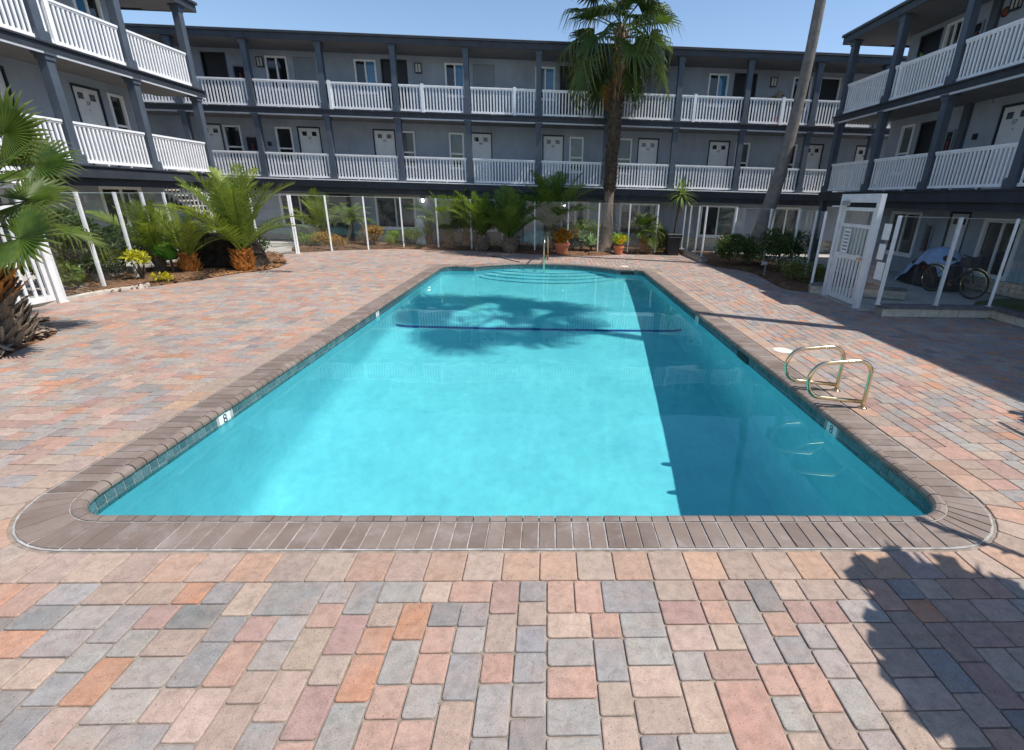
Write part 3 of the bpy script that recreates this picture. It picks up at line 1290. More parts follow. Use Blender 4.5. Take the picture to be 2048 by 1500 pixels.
def dark_opening(bld, T, u0, u1, z0, z1, v, framec=None):
    m = BB(T)
    m.b(u0, u1, v + .06, v + .09, z0, z1)  # flat dark panel painted as the unlit room behind an open door
    o = m.build('doorway_shade', M['opening_shade'], bld, loc=T((u0 + u1) / 2, v, z0))
    f = BB(T)
    fm_ = M[framec or 'jamb']
    f.b(u0 - .05, u0, v - .015, v + .08, z0, z1 + .05)
    f.b(u1, u1 + .05, v - .015, v + .08, z0, z1 + .05)
    f.b(u0, u1, v - .015, v + .08, z1, z1 + .05)
    f.build('jamb', fm_, o)


def lamp(bld, T, u, z, v):
    m = BB(T)
    m.b(u - .11, u + .11, v - .03, v, z - .17, z + .17)
    m.b(u - .13, u + .13, v - .13, v - .03, z + .15, z + .18)
    m.b(u - .13, u + .13, v - .13, v - .03, z - .18, z - .15)
    for d in (-.12, 0, .12):
        m.b(u + d - .012, u + d + .012, v - .13, v - .11, z - .15, z + .15)
    o = m.build('wall_lamp', M['slate'], bld, loc=T(u, v, z))
    g = BB(T)
    g.b(u - .10, u + .10, v - .105, v - .03, z - .15, z + .15)
    g.build('lamp_glass', M['lamp_glass'], o)


def cabinet(bld, T, u0, u1, z0, z1, v):
    m = BB(T)
    w = .05
    m.b(u0, u1, v - .05, v, z1 - w, z1)
    m.b(u0, u1, v - .05, v, z0, z0 + w)
    m.b(u0, u0 + w, v - .05, v, z0 + w, z1 - w)
    m.b(u1 - w, u1, v - .05, v, z0 + w, z1 - w)
    o = m.build('extinguisher_cabinet', M['greydoor'], bld, loc=T((u0 + u1) / 2, v, z0))
    p = BB(T)
    p.b(u0 + w, u1 - w, v - .02, v - .01, z0 + w, z1 - w)
    p.build('pane', M['pane'], o)
    e = BB(T)
    c = T((u0 + u1) / 2, v - .03, 0)
    e.lathe([(.035, z0 + w), (.04, z0 + .1), (.04, z0 + .3), (.015, z0 + .36)], c, 10)
    e.build('extinguisher', M['dullred'], o)


BAL = MB()
BAL.box(-.025, .025, -.016, .016, 0, 0.80)
BAL_ME = BAL.mesh('baluster', M['white'])
COLM = MB()
COLM.box(-.10, .10, -.10, .10, 0, 1)
COL_ME = COLM.mesh('column', M['column'])
PL = MB()
PL.box(-.145, .145, -.145, .145, 0, .21)
PL.prism([(-.13, -.13), (.13, -.13), (.13, .13), (-.13, .13)], .21, .235)
PL_ME = PL.mesh('plinth', M['column'])
CAP = MB()
CAP.box(-.125, .125, -.125, .125, -.15, -.05)
CAP.box(-.15, .15, -.15, .15, -.05, -0.002)
CAP_ME = CAP.mesh('capital', M['column'])


def column(bld, T, u, z0, z1, v=.15):
    o = put('column', COL_ME, T(u, v, z0), bld, (0, 0, 0), (1, 1, z1 - z0))
    # sub-parts keep real size: undo the parent's stretch
    k = 1.0 / (z1 - z0)
    for nm, me, zz in (('plinth', PL_ME, 0.001), ('capital', CAP_ME, 1.0)):
        c = bpy.data.objects.new(nm, me)
        COL.objects.link(c)
        c.parent = o
        c.location = (0, 0, zz)
        c.scale = (1, 1, k)
    return o


def railing(bld, T, kind, u0, u1, z, v=.13, single=True, post=None, rest=None):
    m = BB(T)
    m.b(u0, u1, v - .03, v + .03, z + .055, z + .125)
    m.b(u0, u1, v - .045, v + .045, z + .915, z + .965)
    m.b(u0, u1, v - .025, v + .025, z + .875, z + .915)
    for k in (1, 2):
        uu = u0 + (u1 - u0) * k / 3
        m.b(uu - .02, uu + .02, v - .02, v + .02, z, z + .055)
    if post is not None:
        uu = u0 + (u1 - u0) * post
        m.b(uu - .055, uu + .055, v - .055, v + .055, z + .02, z + 1.01)
    c = T((u0 + u1) / 2, v, z)
    o = m.build('railing', M['white'], bld, loc=c)
    nn = max(2, round((u1 - u0) / .122))
    for i in range(nn):
        u = u0 + (u1 - u0) * (i + .5) / nn
        p = T(u, v, z + .1)
        if single:
            put('baluster', BAL_ME, p, o, (0, 0, 0 if kind == 'back' else pi / 2))
        else:
            rest.b(u - .025, u + .025, v - .016, v + .016, z + .1, z + .9)
    return o


def slabs(bld, T, kind, ua, ub, wv, z, level):
    """walkway slab: body, fascia, pale trim, soffit"""
    m = BB(T)
    if level == 3:
        m.b(ua, ub, .03, wv, z - .16, z)
        m.build('walkway_slab', M['concrete'], bld)
        f = BB(T)
        f.b(ua - .02, ub + .02, 0, .028, z - .19, z - .03)
        f.b(ua - .03, ub + .03, -.045, .026, z - .028, z + .008)
        f.build('fascia', M['slate'], bld)
        t = BB(T)
        t.b(ua, ub, .012, .06, z - .245, z - .192)
        t.build('trim', M['trim'], bld)
    else:
        m.b(ua, ub, .03, wv, z - .16, z)
        m.build('walkway_slab', M['concrete'], bld)
        f = BB(T)
        f.b(ua - .02, ub + .02, 0, .028, z - .285, z - .03)
        f.build('fascia', M['slate'], bld)
        t = BB(T)
        t.b(ua - .03, ub + .03, -.04, .027, z - .028, z + .008)
        t.build('trim', M['white'] if kind == 'back' else M['slate'], bld)
        g = BB(T)
        g.b(ua, ub, .12, .26, z - .48, z - .16)
        g.build('beam', M['slate'], bld)
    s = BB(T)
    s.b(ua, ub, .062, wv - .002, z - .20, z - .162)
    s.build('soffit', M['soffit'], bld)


def roof(bld, T, ua, ub, wv, z0=7.27, depth=7.0, ov=.07):
    m = BB(T)
    m.b(ua, ub, -ov, -ov + .04, z0, z0 + .2)
    m.b(ua - .02, ub + .02, -ov - .06, -ov + .05, z0 + .202, z0 + .27)
    if bld['category'] == 'building':
        m.b(ua, ua + .04, -ov + .042, depth, z0, z0 + .2)
        m.b(ub - .04, ub, -ov + .042, depth, z0, z0 + .2)
    m.build('fascia', M['slate'], bld)
    r = BB(T)
    r.b(ua + .05, ub - .05, -ov + .06, depth, z0 + .05, z0 + .255)
    r.build('roof', M['roofing'], bld)
    e = BB(T)
    e.b(ua - .025, ub + .025, -ov - .065, -ov + .2, z0 + .272, z0 + .282)
    e.build('drip_edge', M['trim'], bld)
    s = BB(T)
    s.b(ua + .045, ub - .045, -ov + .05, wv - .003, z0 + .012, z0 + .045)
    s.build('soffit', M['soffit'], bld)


Z2, Z3, ZR = 2.50, 5.03, 7.27
# ---- back building
T = frame('back')
bld = thing('apartment_building', 'long three-storey grey apartment block across the far end of the pool', 'building', (0, 21.15, 0))
UA, UB = -20.0, 19.0
V = 1.55
VG = 1.15
slabs(bld, T, 'back', UA, UB, V, Z2, 2)
slabs(bld, T, 'back', UA, UB, V, Z3, 3)
roof(bld, T, UA, UB, V)
L3 = [('dd', -13.93, -13.06), ('cab', -12.80, -12.25), ('lamp', -11.64, 0), ('w', -11.48, -10.61), ('gd', -10.36, -9.50), ('wb', -7.95, -7.08), ('dd', -6.84, -5.88), ('lamp', -5.37, 0),
      ('wb', -4.31, -3.51), ('gd', -3.17, -2.29), ('wc', -.61, .20), ('dd', .45, 1.38), ('lamp', 1.95, 0), ('w', 2.95, 3.78), ('gd', 4.1, 4.95), ('wb', 6.63, 7.47), ('dd', 7.76, 8.63), ('lamp', 9.37, 0),
      ('w', 10.24, 11.04), ('wd', 11.42, 12.26), ('w', 14.2, 15.0)]
ops = []
for k, a, b in L3:
    if k in ('dd', 'gd'):
        ops.append((a, b, Z3, 7.08))
    elif k in ('w', 'wb', 'wc', 'wd'):
        ops.append((a, b, Z3 + .85 if k != 'wd' else Z3, 7.08))
wall(bld, T, UA, UB, V, Z3, ZR + .04, ops)
for k, a, b in L3:
    if k == 'dd':
        dark_opening(bld, T, a, b, Z3, 7.08, V)
    elif k == 'gd':
        m = BB(T)
        m.b(a + .01, b - .01, V + .02, V + .07, Z3, 7.07)
        o = m.build('door', M['greydoor'], bld, loc=T((a + b) / 2, V, Z3))
        kk = BB(T)
        kk.b(b - .1, b - .05, V - .03, V + .02, Z3 + .95, Z3 + 1.0)
        kk.build('knob', M['chrome'], o)
    elif k == 'lamp':
        lamp(bld, T, a, 6.84, V)
    elif k == 'cab':
        cabinet(bld, T, a, b, 6.12, 6.71, V)
    elif k == 'wd':
        dark_opening(bld, T, a + .03, b - .03, Z3, 7.05, V, 'white')
    else:
        window(bld, T, 'back', a, b, Z3 + .85, 7.08, V, 'slider', {'w': ('pane', 'pane'), 'wb': ('pane', 'pane_blue'), 'wc': ('pane_curtain', 'pane_blue')}[k])
L2 = [('41', -14.62, -13.78), ('w', -13.66, -12.95), ('cab', -12.82, -12.28), ('w', -11.53, -10.85), ('42', -10.58, -9.72), ('43', -7.44, -6.60), ('w', -6.39, -5.74), ('wc', -4.29, -3.66), ('44', -3.36, -2.51),
      ('45', -.25, .58), ('wc', .87, 1.48), ('w', 2.96, 3.59), ('46', 3.89, 4.72), ('47', 7.01, 7.85), ('wc', 8.16, 8.79), ('w', 10.28, 10.90), ('48', 11.22, 12.04), ('49', 13.6, 14.44)]
ops = []
for k, a, b in L2:
    if k.isdigit():
        ops.append((a, b, Z2, 4.52))
    elif k[0] == 'w':
        ops.append((a, b, Z2 + .62, 4.53))
wall(bld, T, UA, UB, V, Z2, Z3 - .162, ops)
for k, a, b in L2:
    if k.isdigit():
        door(bld, T, 'back', a, b, Z2, 4.52, V, k, 1 if k in ('47', '45') else -1)
    elif k == 'cab':
        cabinet(bld, T, a, b, 3.55, 4.15, V)
    else:
        window(bld, T, 'back', a, b, Z2 + .62, 4.53, V, 'hung', ('pane', 'pane_curtain') if k == 'wc' else ('pane', 'pane'))
m = BB(T)
m.b(-11.9, -11.78, V - .07, V, 3.80, 3.95)
m.build('junction_box', M['ink'], bld)
G1 = [('s', -11.64, -9.96), ('dk', -9.58, -8.68), ('sc', -7.57, -5.83), ('sc', -4.01, -2.29), ('door', -1.10, -.20), ('sc', .55, 1.81), ('sc', 3.17, 4.88), ('sc', 6.82, 8.47), ('s', 10.15, 11.37)]
ops = [(a, b, 0.57 if k[0] == 's' else 0.0, 1.93) for k, a, b in G1]
wall(bld, T, UA, UB, VG, 0, Z2 - .162, ops)
for k, a, b in G1:
    if k[0] == 's':
        window(bld, T, 'back', a, b, .57, 1.93, VG, 'slider', ('pane', 'pane_curtain') if k == 'sc' else ('pane', 'pane'), fw=.085)
    elif k == 'door':
        door(bld, T, 'back', a, b, 0, 1.92, VG)
    else:
        dark_opening(bld, T, a, b, 0, 1.9, VG)
# low block wainscot below the ground-floor windows
BLK = MB()
BLK.box(-.193, .193, -.03, .03, -.045, .045)
BLK_ME = BLK.mesh('block', M['block'])
mo = BB(T)
cuts = [(-9.64, -8.62), (-1.16, -.14)]
zs_ = [.055 + .1 * k for k in range(5)]
blk_pos = []
for r_, zc in enumerate(zs_):
    u = -13.0 + (.2 if r_ % 2 else 0)
    while u < 13:
        if not any(a - .2 < u < b + .2 for a, b in cuts):
            blk_pos.append((u, zc))
        u += .4
mo.b(-13.2, cuts[0][0], VG - .045, VG - .001, 0, .515)
mo.b(cuts[0][1], cuts[1][0], VG - .045, VG - .001, 0, .515)
mo.b(cuts[1][1], 13.2, VG - .045, VG - .001, 0, .515)
wn_ = mo.build('wainscot', M['mortar'], bld)
blk_pos.sort(key=lambda p: abs(p[0] + 3) - p[1] * 2)
rest = BB(T)
for k, (u, zc) in enumerate(blk_pos):
    if k < 300:
        put('block', BLK_ME, T(u, VG - .05, zc), wn_)
    else:
        rest.b(u - .193, u + .193, VG - .08, VG - .02, zc - .045, zc + .045)
if rest.v:
    stuff(rest.build('distant_blocks', M['block'], wn_))
for u, z in ((-5.49, 1.79), (.70, 1.74)):
    m = BB(T)
    m.b(u - .06, u + .06, VG - .03, VG, z - .08, z + .1)
    m.b(u - .07, u + .07, VG - .11, VG - .03, z + .07, z + .1)
    o = m.build('lit_wall_lamp', M['whitemetal'], bld, loc=T(u, VG, z))
    b_ = MB()
    c = T(u, VG - .075, z)
    b_.lathe([(.012, -.05), (.04, -.03), (.045, 0), (.04, .03), (.012, .05)], c, 12)
    b_.build('bulb', M['bulb'], o, smooth=True)
CX = [-17.0, -14.18, -11.46, -8.72, -5.98, -3.23, -.44, 2.30, 5.09, 7.83, 10.59, 13.3, 16.0]
rest = BB(T)
cnt = 0
for lv, z in ((3, Z3), (2, Z2)):
    for u in CX:
        column(bld, T, u, z, (ZR if lv == 3 else Z3 - .20), .16)
    for a, b in zip(CX, CX[1:]):
        one = -12 < a < 10.0 and cnt < 300
        posts = {-8.72: .04, -5.98: .36, -3.23: .68, 5.09: .22, 7.83: .55} if lv == 3 else {}
        if one:
            cnt += round((b - a - .26) / .122)
            one = cnt <= 300
        railing(bld, T, 'back', a + .13, b - .13, z, single=one, post=posts.get(a), rest=rest)
stuff(rest.build('distant_balusters', M['white'], bld))
# roof plant seen over the right end
m = MB()
m.box(12.7, 13.5, 23.6, 24.3, ZR + .255, ZR + .75)
m.build('chimney', M['concrete'], bld)

# ---- left wing
T = frame('left')
bld = thing('apartment_building', 'three-storey grey apartment wing on the left with white balcony railings in full sun', 'building', (-11.35, 12, 0))
V = 1.55
slabs(bld, T, 'left', 3.0, 18.2, V, Z2, 2)
slabs(bld, T, 'left', 3.0, 18.25, V, Z3, 3)
m = BB(T)
m.b(17.5, 18.2, V, 4.0, Z3 - .16, Z3)
m.b(17.5, 18.2, V, 4.0, Z2 - .16, Z2)
m.build('landing', M['concrete'], bld)
roof(bld, T, 3.0, 18.62, V, ov=.05)
WE = 17.5
dW3 = [(16.05, 16.85)]
dD2 = (15.17, 15.97)
wall(bld, T, 3.0, WE, V, Z3, ZR + .04, [(15.95, 16.85, Z3, 7.05), (12.9, 13.7, Z3, 7.05)])
wall(bld, T, 3.0, WE, V, Z2, Z3 - .162, [(dD2[0], dD2[1], Z2, 4.55), (16.25, 16.78, Z2 + .62, 4.57), (11.6, 12.3, Z2 + .62, 4.57), (12.6, 13.42, Z2, 4.55)])
wall(bld, T, 3.0, WE, V, 0, Z2 - .162, [(15.05, 16.55, .57, 2.02), (10.9, 12.5, .57, 2.02)])
m = BB(T)
m.b(WE - .18, WE, V + .18, 7.0, 0, Z2 - .162)
m.b(WE - .18, WE, V + .18, 7.0, Z2, Z3 - .162)
m.b(WE - .18, WE, V + .18, 7.0, Z3, ZR + .05)
m.build('end_wall', M['stucco'], bld)
window(bld, T, 'left', 15.95, 16.85, Z3 + .02, 7.05, V, 'slider', ('pane_blue', 'pane'), fw=.07)
dark_opening(bld, T, 12.9, 13.7, Z3, 7.05, V)
door(bld, T, 'left', dD2[0], dD2[1], Z2, 4.55, V, '37', -1)
door(bld, T, 'left', 12.6, 13.42, Z2, 4.55, V, '36', -1)
window(bld, T, 'left', 16.25, 16.78, Z2 + .62, 4.57, V, 'hung')
window(bld, T, 'left', 11.6, 12.3, Z2 + .62, 4.57, V, 'hung')
window(bld, T, 'left', 15.05, 16.55, .57, 2.02, V, 'slider', ('pane', 'pane'), fw=.085)
window(bld, T, 'left', 10.9, 12.5, .57, 2.02, V, 'slider', ('pane', 'pane_curtain'), fw=.085)
CY = [3.2, 5.65, 8.15, 10.6, 13.05, 15.48, 18.0]
rest = BB(T)
for lv, z in ((3, Z3), (2, Z2)):
    for u in CY:
        column(bld, T, u, z, (ZR if lv == 3 else Z3 - .20), .16)
    for a, b in zip(CY, CY[1:]):
        railing(bld, T, 'left', a + .13, b - .13, z, single=a > 7, post=.10 if (lv == 3 and a == 13.05) else None, rest=rest)
stuff(rest.build('distant_balusters', M['white'], bld))
column(bld, T, 18.0, 0, Z2 - .20, .16)
# end railing returning to the wall and the stair behind
m = MB()
for z in (Z2, Z3):
    m.box(-13.0, -11.65, 18.07, 18.13, z + .915, z + .965)
    m.box(-13.0, -11.65, 18.07, 18.13, z + .055, z + .125)
    for k in range(11):
        x = -12.95 + k * .122
        m.box(x - .02, x + .02, 18.085, 18.115, z + .1, z + .9)
m.build('end_railing', M['white'], bld)
stair = MB()
for s_ in (18.42, 19.46):
    stair.quad((-14.6, s_, 2.45), (-14.6, s_, 2.15), (-11.0, s_, -.02), (-11.0, s_, .24))
    stair.quad((-14.6, s_ + .05, 2.45), (-11.0, s_ + .05, .24), (-11.0, s_ + .05, -.02), (-14.6, s_ + .05, 2.15))
    stair.quad((-14.6, s_, 2.45), (-11.0, s_, .24), (-11.0, s_ + .05, .24), (-14.6, s_ + .05, 2.45))
    stair.quad((-14.6, s_, 2.15), (-14.6, s_ + .05, 2.15), (-11.0, s_ + .05, -.02), (-11.0, s_, -.02))
sto = stair.build('staircase', M['slate'], bld)
for k in range(13):
    t = MB()
    x = -14.4 + k * .265
    z = 2.32 - k * .176
    t.box(x - .15, x + .15, 18.47, 19.46, z - .045, z)
    t.build('tread', M['kerb'], sto, loc=(x, 18.95, z))
m = MB()
for k in range(26):
    x = -14.5 + k * .135
    z = 2.42 - (x + 14.6) * .614
    m.box(x - .018, x + .018, 18.40, 18.43, z - .05, z + .82)
m.quad((-14.6, 18.38, 3.32), (-11.0, 18.38, 1.10), (-11.0, 18.45, 1.10), (-14.6, 18.45, 3.32))
m.quad((-14.6, 18.38, 3.26), (-11.0, 18.38, 1.04), (-11.0, 18.38, 1.10), (-14.6, 18.38, 3.32))
m.quad((-14.6, 18.45, 3.26), (-14.6, 18.38, 3.26), (-11.0, 18.38, 1.04), (-11.0, 18.45, 1.04))
m.build('stair_railing', M['white'], sto)

# ---- right wing
T = frame('right')
bld = thing('apartment_building', 'three-storey grey apartment wing on the right standing in its own shade', 'building', (10.2, 12, 0))
V = 1.6
slabs(bld, T, 'right', 2.0, 18.85, V, Z2, 2)
slabs(bld, T, 'right', 2.0, 18.85, V, Z3, 3)
roof(bld, T, 2.0, 19.15, V, ov=.05, z0=7.30)
WE = 18.0
wall(bld, T, 2.0, WE, V, Z3, ZR + .07, [(16.62, 17.5, Z3, 7.15), (15.8, 16.44, Z3 + .85, 7.18), (12.4, 13.3, Z3, 7.12), (9.5, 10.4, Z3, 7.1)])
wall(bld, T, 2.0, WE, V, Z2, Z3 - .162, [(16.75, 17.35, Z2 + .62, 4.6), (15.75, 16.5, Z2, 4.58), (12.75, 13.58, Z2, 4.55), (10.2, 11.0, Z2 + .62, 4.55)])
wall(bld, T, 2.0, WE, V, 0, Z2 - .162, [(13.62, 14.25, 0, 1.93), (11.9, 13.07, .35, 1.85), (15.4, 16.8, .57, 1.93), (8.0, 9.5, .57, 1.93)])
m = BB(T)
m.b(WE - .18, WE, V + .18, 7.0, 0, Z2 - .162)
m.b(WE - .18, WE, V + .18, 7.0, Z2, Z3 - .162)
m.b(WE - .18, WE, V + .18, 7.0, Z3, ZR + .06)
m.build('end_wall', M['stucco'], bld)
m = BB(T)
for z0, z1 in ((Z3, ZR + .03), (Z2, Z3 - .2)):
    m.b(14.58, 14.82, V - .10, V - .001, z0, z1)
m.build('pilaster', M['column'], bld)
dark_opening(bld, T, 16.65, 17.47, Z3, 7.12, V)
window(bld, T, 'right', 15.8, 16.44, Z3 + .85, 7.18, V, 'slider', ('pane', 'pane_curtain'))
dark_opening(bld, T, 12.4, 13.3, Z3, 7.1, V)
dark_opening(bld, T, 9.5, 10.4, Z3, 7.1, V)
cabinet(bld, T, 15.03, 15.36, 6.3, 6.9, V)
lamp(bld, T, 14.1, 7.0, V)
m = BB(T)
m.lathe([(.02, 0), (.11, .0), (.12, .03), (.06, .06)], (0, 0, 0), 16)
bell = put('alarm_bell', m.mesh('alarm_bell', M['dullred'], smooth=True), T(14.42, V - .005, 6.88), bld, (0, -pi / 2, 0))
window(bld, T, 'right', 16.75, 17.35, Z2 + .62, 4.6, V, 'hung', ('pane', 'pane_curtain'))
dark_opening(bld, T, 15.8, 16.45, Z2, 4.53, V)
cabinet(bld, T, 14.97, 15.30, 3.6, 4.22, V)
door(bld, T, 'right', 12.75, 13.58, Z2, 4.55, V, '57', 1)
window(bld, T, 'right', 10.2, 11.0, Z2 + .62, 4.55, V, 'hung')
m = BB(T)
m.b(14.16, 14.28, V - .06, V, 3.87, 4.02)
m.build('junction_box', M['ink'], bld)
m = BB(T)
m.b(13.98, 14.14, V - .04, V, 4.72, 4.86)
m.build('vent_cover', M['stucco'], bld)
door(bld, T, 'right', 13.62, 14.25, 0, 1.93, V, None, 1)
window(bld, T, 'right', 11.9, 13.07, .35, 1.85, V, 'slider', ('pane', 'pane'), fw=.10)
window(bld, T, 'right', 15.4, 16.8, .57, 1.93, V, 'slider', ('pane', 'pane_curtain'), fw=.085)
window(bld, T, 'right', 8.0, 9.5, .57, 1.93, V, 'slider', ('pane', 'pane_curtain'), fw=.085)
cabinet(bld, T, 14.75, 15.1, .75, 1.6, V)
# wainscot in courses of cream block
mo = BB(T)
mo.b(2.2, 13.1, V - .10, V - .001, 0, .345)
wn_ = mo.build('wainscot', M['mortar'], bld)
for r_ in range(3):
    y = 8.0 + (.2 if r_ % 2 else 0)
    while y < 12.9:
        put('block', BLK_ME, T(y, V - .11, .06 + .11 * r_), wn_, (0, 0, pi / 2), (1, 1, 1.08))
        y += .4
CYR = [3.4, 5.95, 8.5, 11.05, 13.7, 16.25, 18.65]
rest = BB(T)
for lv, z in ((3, Z3), (2, Z2)):
    for u in CYR:
        column(bld, T, u, z, (ZR + .03 if lv == 3 else Z3 - .20), .16)
    for a, b in zip(CYR, CYR[1:]):
        railing(bld, T, 'right', a + .13, b - .13, z, single=a > 8, post={16.25: None, 13.7: .88}.get(a) if lv == 3 else None, rest=rest)
stuff(rest.build('distant_balusters', M['white'], bld))
column(bld, T, 18.65, 0, Z2 - .20, .16)
m = MB()
for z in (Z2, Z3):
    m.box(10.5, 11.9, 18.72, 18.78, z + .915, z + .965)
    m.box(10.5, 11.9, 18.72, 18.78, z + .055, z + .125)
    for k in range(11):
        x = 10.6 + k * .122
        m.box(x - .02, x + .02, 18.735, 18.765, z + .1, z + .9)
m.build('end_railing', M['white'], bld)
# landing behind the corner
m = BB(T)
m.b(18.0, 18.85, V, 4.5, Z3 - .16, Z3)
m.b(18.0, 18.85, V, 4.5, Z2 - .16, Z2)
m.build('landing', M['concrete'], bld)


# ------------------------------------------------------------------ BEDS, KERBS, LOW WALLS
def bed(name, poly, mat, h=0.05, base=0.012):
    """soft heap of mulch over a plan outline"""
    m = MB()
    nn = len(poly)
    cx = sum(p[0] for p in poly) / nn
    cy = sum(p[1] for p in poly) / nn
    # smooth the outline
    pts = []
    for k in range(nn):
        p0, p1, p2, p3 = (Vector(poly[(k + d) % nn]) for d in (-1, 0, 1, 2))
        for t in (0, .25, .5, .75):
            pts.append(0.5 * ((2 * p1) + (p2 - p0) * t + (2 * p0 - 5 * p1 + 4 * p2 - p3) * t * t + (3 * p1 - p0 - 3 * p2 + p3) * t ** 3))
    xs = [p.x for p in pts]
    ys = [p.y for p in pts]
    pl = [tuple(p) for p in pts]
    s = .16
    ids = {}
    x = min(xs)
    gx = int((max(xs) - min(xs)) / s) + 2
    gy = int((max(ys) - min(ys)) / s) + 2

    def dist(p):
        best = 9
        for a, b in zip(pts, pts[1:] + pts[:1]):
            ab = b - a
            t = max(0, min(1, (p - a).dot(ab) / max(1e-6, ab.dot(ab))))
            best = min(best, (p - a - ab * t).length)
        return best
    for j in range(gy + 1):
        for i in range(gx + 1):
            p = Vector((min(xs) + (i - .5) * s, min(ys) + (j - .5) * s))
            ins = inside(tuple(p), pl)
            d = dist(p)
            if not ins and d > s * 1.1:
                continue
            if not ins:
                # pull onto the outline
                best = None
                for a, b in zip(pts, pts[1:] + pts[:1]):
                    ab = b - a
                    t = max(0, min(1, (p - a).dot(ab) / max(1e-6, ab.dot(ab))))
                    q = a + ab * t
                    if best is None or (q - p).length < (best - p).length:
                        best = q
                p = best
                z = base - .01
            else:
                z = base + h * min(1, d / .35) * (0.75 + .6 * noise.noise(Vector((p.x * 1.6, p.y * 1.6, 1)))) + .012 * noise.noise(Vector((p.x * 9, p.y * 9, 4)))
            ids[i, j] = len(m.v)
            m.v.append((p.x, p.y, z))
    for j in range(gy):
        for i in range(gx):
            q = [(i, j), (i + 1, j), (i + 1, j + 1), (i, j + 1)]
            if all(k in ids for k in q):
                m.f.append(tuple(ids[k] for k in q))
            else:
                k = [k for k in q if k in ids]
                if len(k) == 3:
                    m.f.append(tuple(ids[z] for z in k))
    o = struct(m.build(name, mat, smooth=True))
    return o, pl


def chips(name, pl, nn, mat, size=(.02, .07), z=.03, h=.05):
    m = MB()
    xs = [p[0] for p in pl]
    ys = [p[1] for p in pl]
    k = 0
    while k < nn:
        p = (R.uniform(min(xs), max(xs)), R.uniform(min(ys), max(ys)))
        if not inside(p, pl):
            continue
        k += 1
        a = R.uniform(0, pi)
        l = R.uniform(*size)
        w = l * R.uniform(.2, .5)
        dx, dy = cos(a) * l, sin(a) * l
        ex, ey = -sin(a) * w, cos(a) * w
        t1, t2 = R.uniform(-.4, .4) * l, R.uniform(-.5, .5) * w
        zz = z + R.uniform(0, h)
        m.quad((p[0] - dx - ex, p[1] - dy - ey, zz - t1 - t2), (p[0] + dx - ex, p[1] + dy - ey, zz + t1 - t2), (p[0] + dx * .9 + ex, p[1] + dy * .9 + ey, zz + t1 + t2), (p[0] - dx + ex, p[1] - dy + ey, zz - t1 + t2))
    o = m.build(name, mat)
    return stuff(o)


b1, p1 = bed('planting_bed', [(-6.45, 5.1), (-6.73, 5.75), (-6.95, 6.38), (-7.12, 6.9), (-7.5, 7.27), (-8.1, 7.45), (-8.8, 7.0), (-9.0, 5.2), (-7.6, 4.6)], M['soil'], .05)
b2, p2 = bed('planting_bed', [(-8.93, 9.75), (-8.68, 10.5), (-8.25, 11.6), (-8.02, 12.6), (-7.62, 13.4), (-7.75, 14.6), (-8.5, 15.9), (-9.15, 16.9), (-10.3, 17.0), (-10.7, 15), (-10.6, 12.8), (-10.1, 11), (-9.6, 9.7)], M['soil'], .08)
b3, p3 = bed('planting_bed', [(-8.9, 17.6), (-7.7, 18.55), (-6.2, 19.30), (-4.2, 19.38), (-2.2, 19.28), (-.9, 18.75), (.1, 18.55), (1.05, 18.45), (2.1, 18.75), (2.9, 19.45), (4.3, 19.6), (5.55, 19.75), (5.6, 22.1), (0, 22.1), (-9, 22.1), (-10, 20)], M['soil'], .08)
b4, p4 = bed('planting_bed', [(5.6, 16.9), (5.82, 16.0), (6.4, 15.0), (6.28, 13.6), (6.1, 12.3), (6.42, 11.75), (8.3, 11.5), (9.2, 13), (9.2, 17), (7.5, 20.5), (5.75, 20.5)], M['soil'], .10)
chips('mulch_chips', p2, 2600, M['chip'])
chips('mulch_chips', p3, 1800, M['chip'])
chips('mulch_chips', p4, 1200, M['chip'])
chips('dry_palm_litter', p1, 1100, M['litter'], (.03, .13), .03, .09)
# needle litter around the stump
b5, p5 = bed('needle_litter', [(-8.35, 11.9), (-8.03, 12.6), (-7.63, 13.4), (-7.78, 14.5), (-8.6, 15.0), (-9.2, 13.5)], M['needle'], .05, .03)
# walkway slabs behind the fences
m = MB()
m.box(9.0, 10.4, 12.5, 14.0, -.01, .004)
bR, pR = bed('lawn_strip', [(8.9, 8.9), (9.2, 9.3), (10.2, 9.5), (11.6, 10.3), (11.65, 11.3), (10.3, 10.9), (9.4, 10.0), (9.0, 9.6)], M['cover_green'], .04)
# concrete kerb from the left gate
m = MB()
kp = [(-9.28, 7.9), (-9.02, 8.9), (-8.98, 9.75), (-8.86, 10.2), (-8.72, 10.62), (-8.95, 10.9)]
for a, b in zip(kp, kp[1:]):
    d = (Vector(b) - Vector(a))
    m.obox(((a[0] + b[0]) / 2, (a[1] + b[1]) / 2), d, d.length / 2, .085, -.02, .055 + R.uniform(-.003, .003))
tag(m.build('kerb', M['kerb'], loc=(-9, 9, 0)), 'pale concrete kerb running from the left gate along the mulch bed', 'kerb')
m = MB()
m.obox((6.72, 10.5), (0.05, 1), .95, .13, -.015, .02)
struct(m.build('gate_threshold', M['kerb'], loc=(6.7, 10.5, 0)))


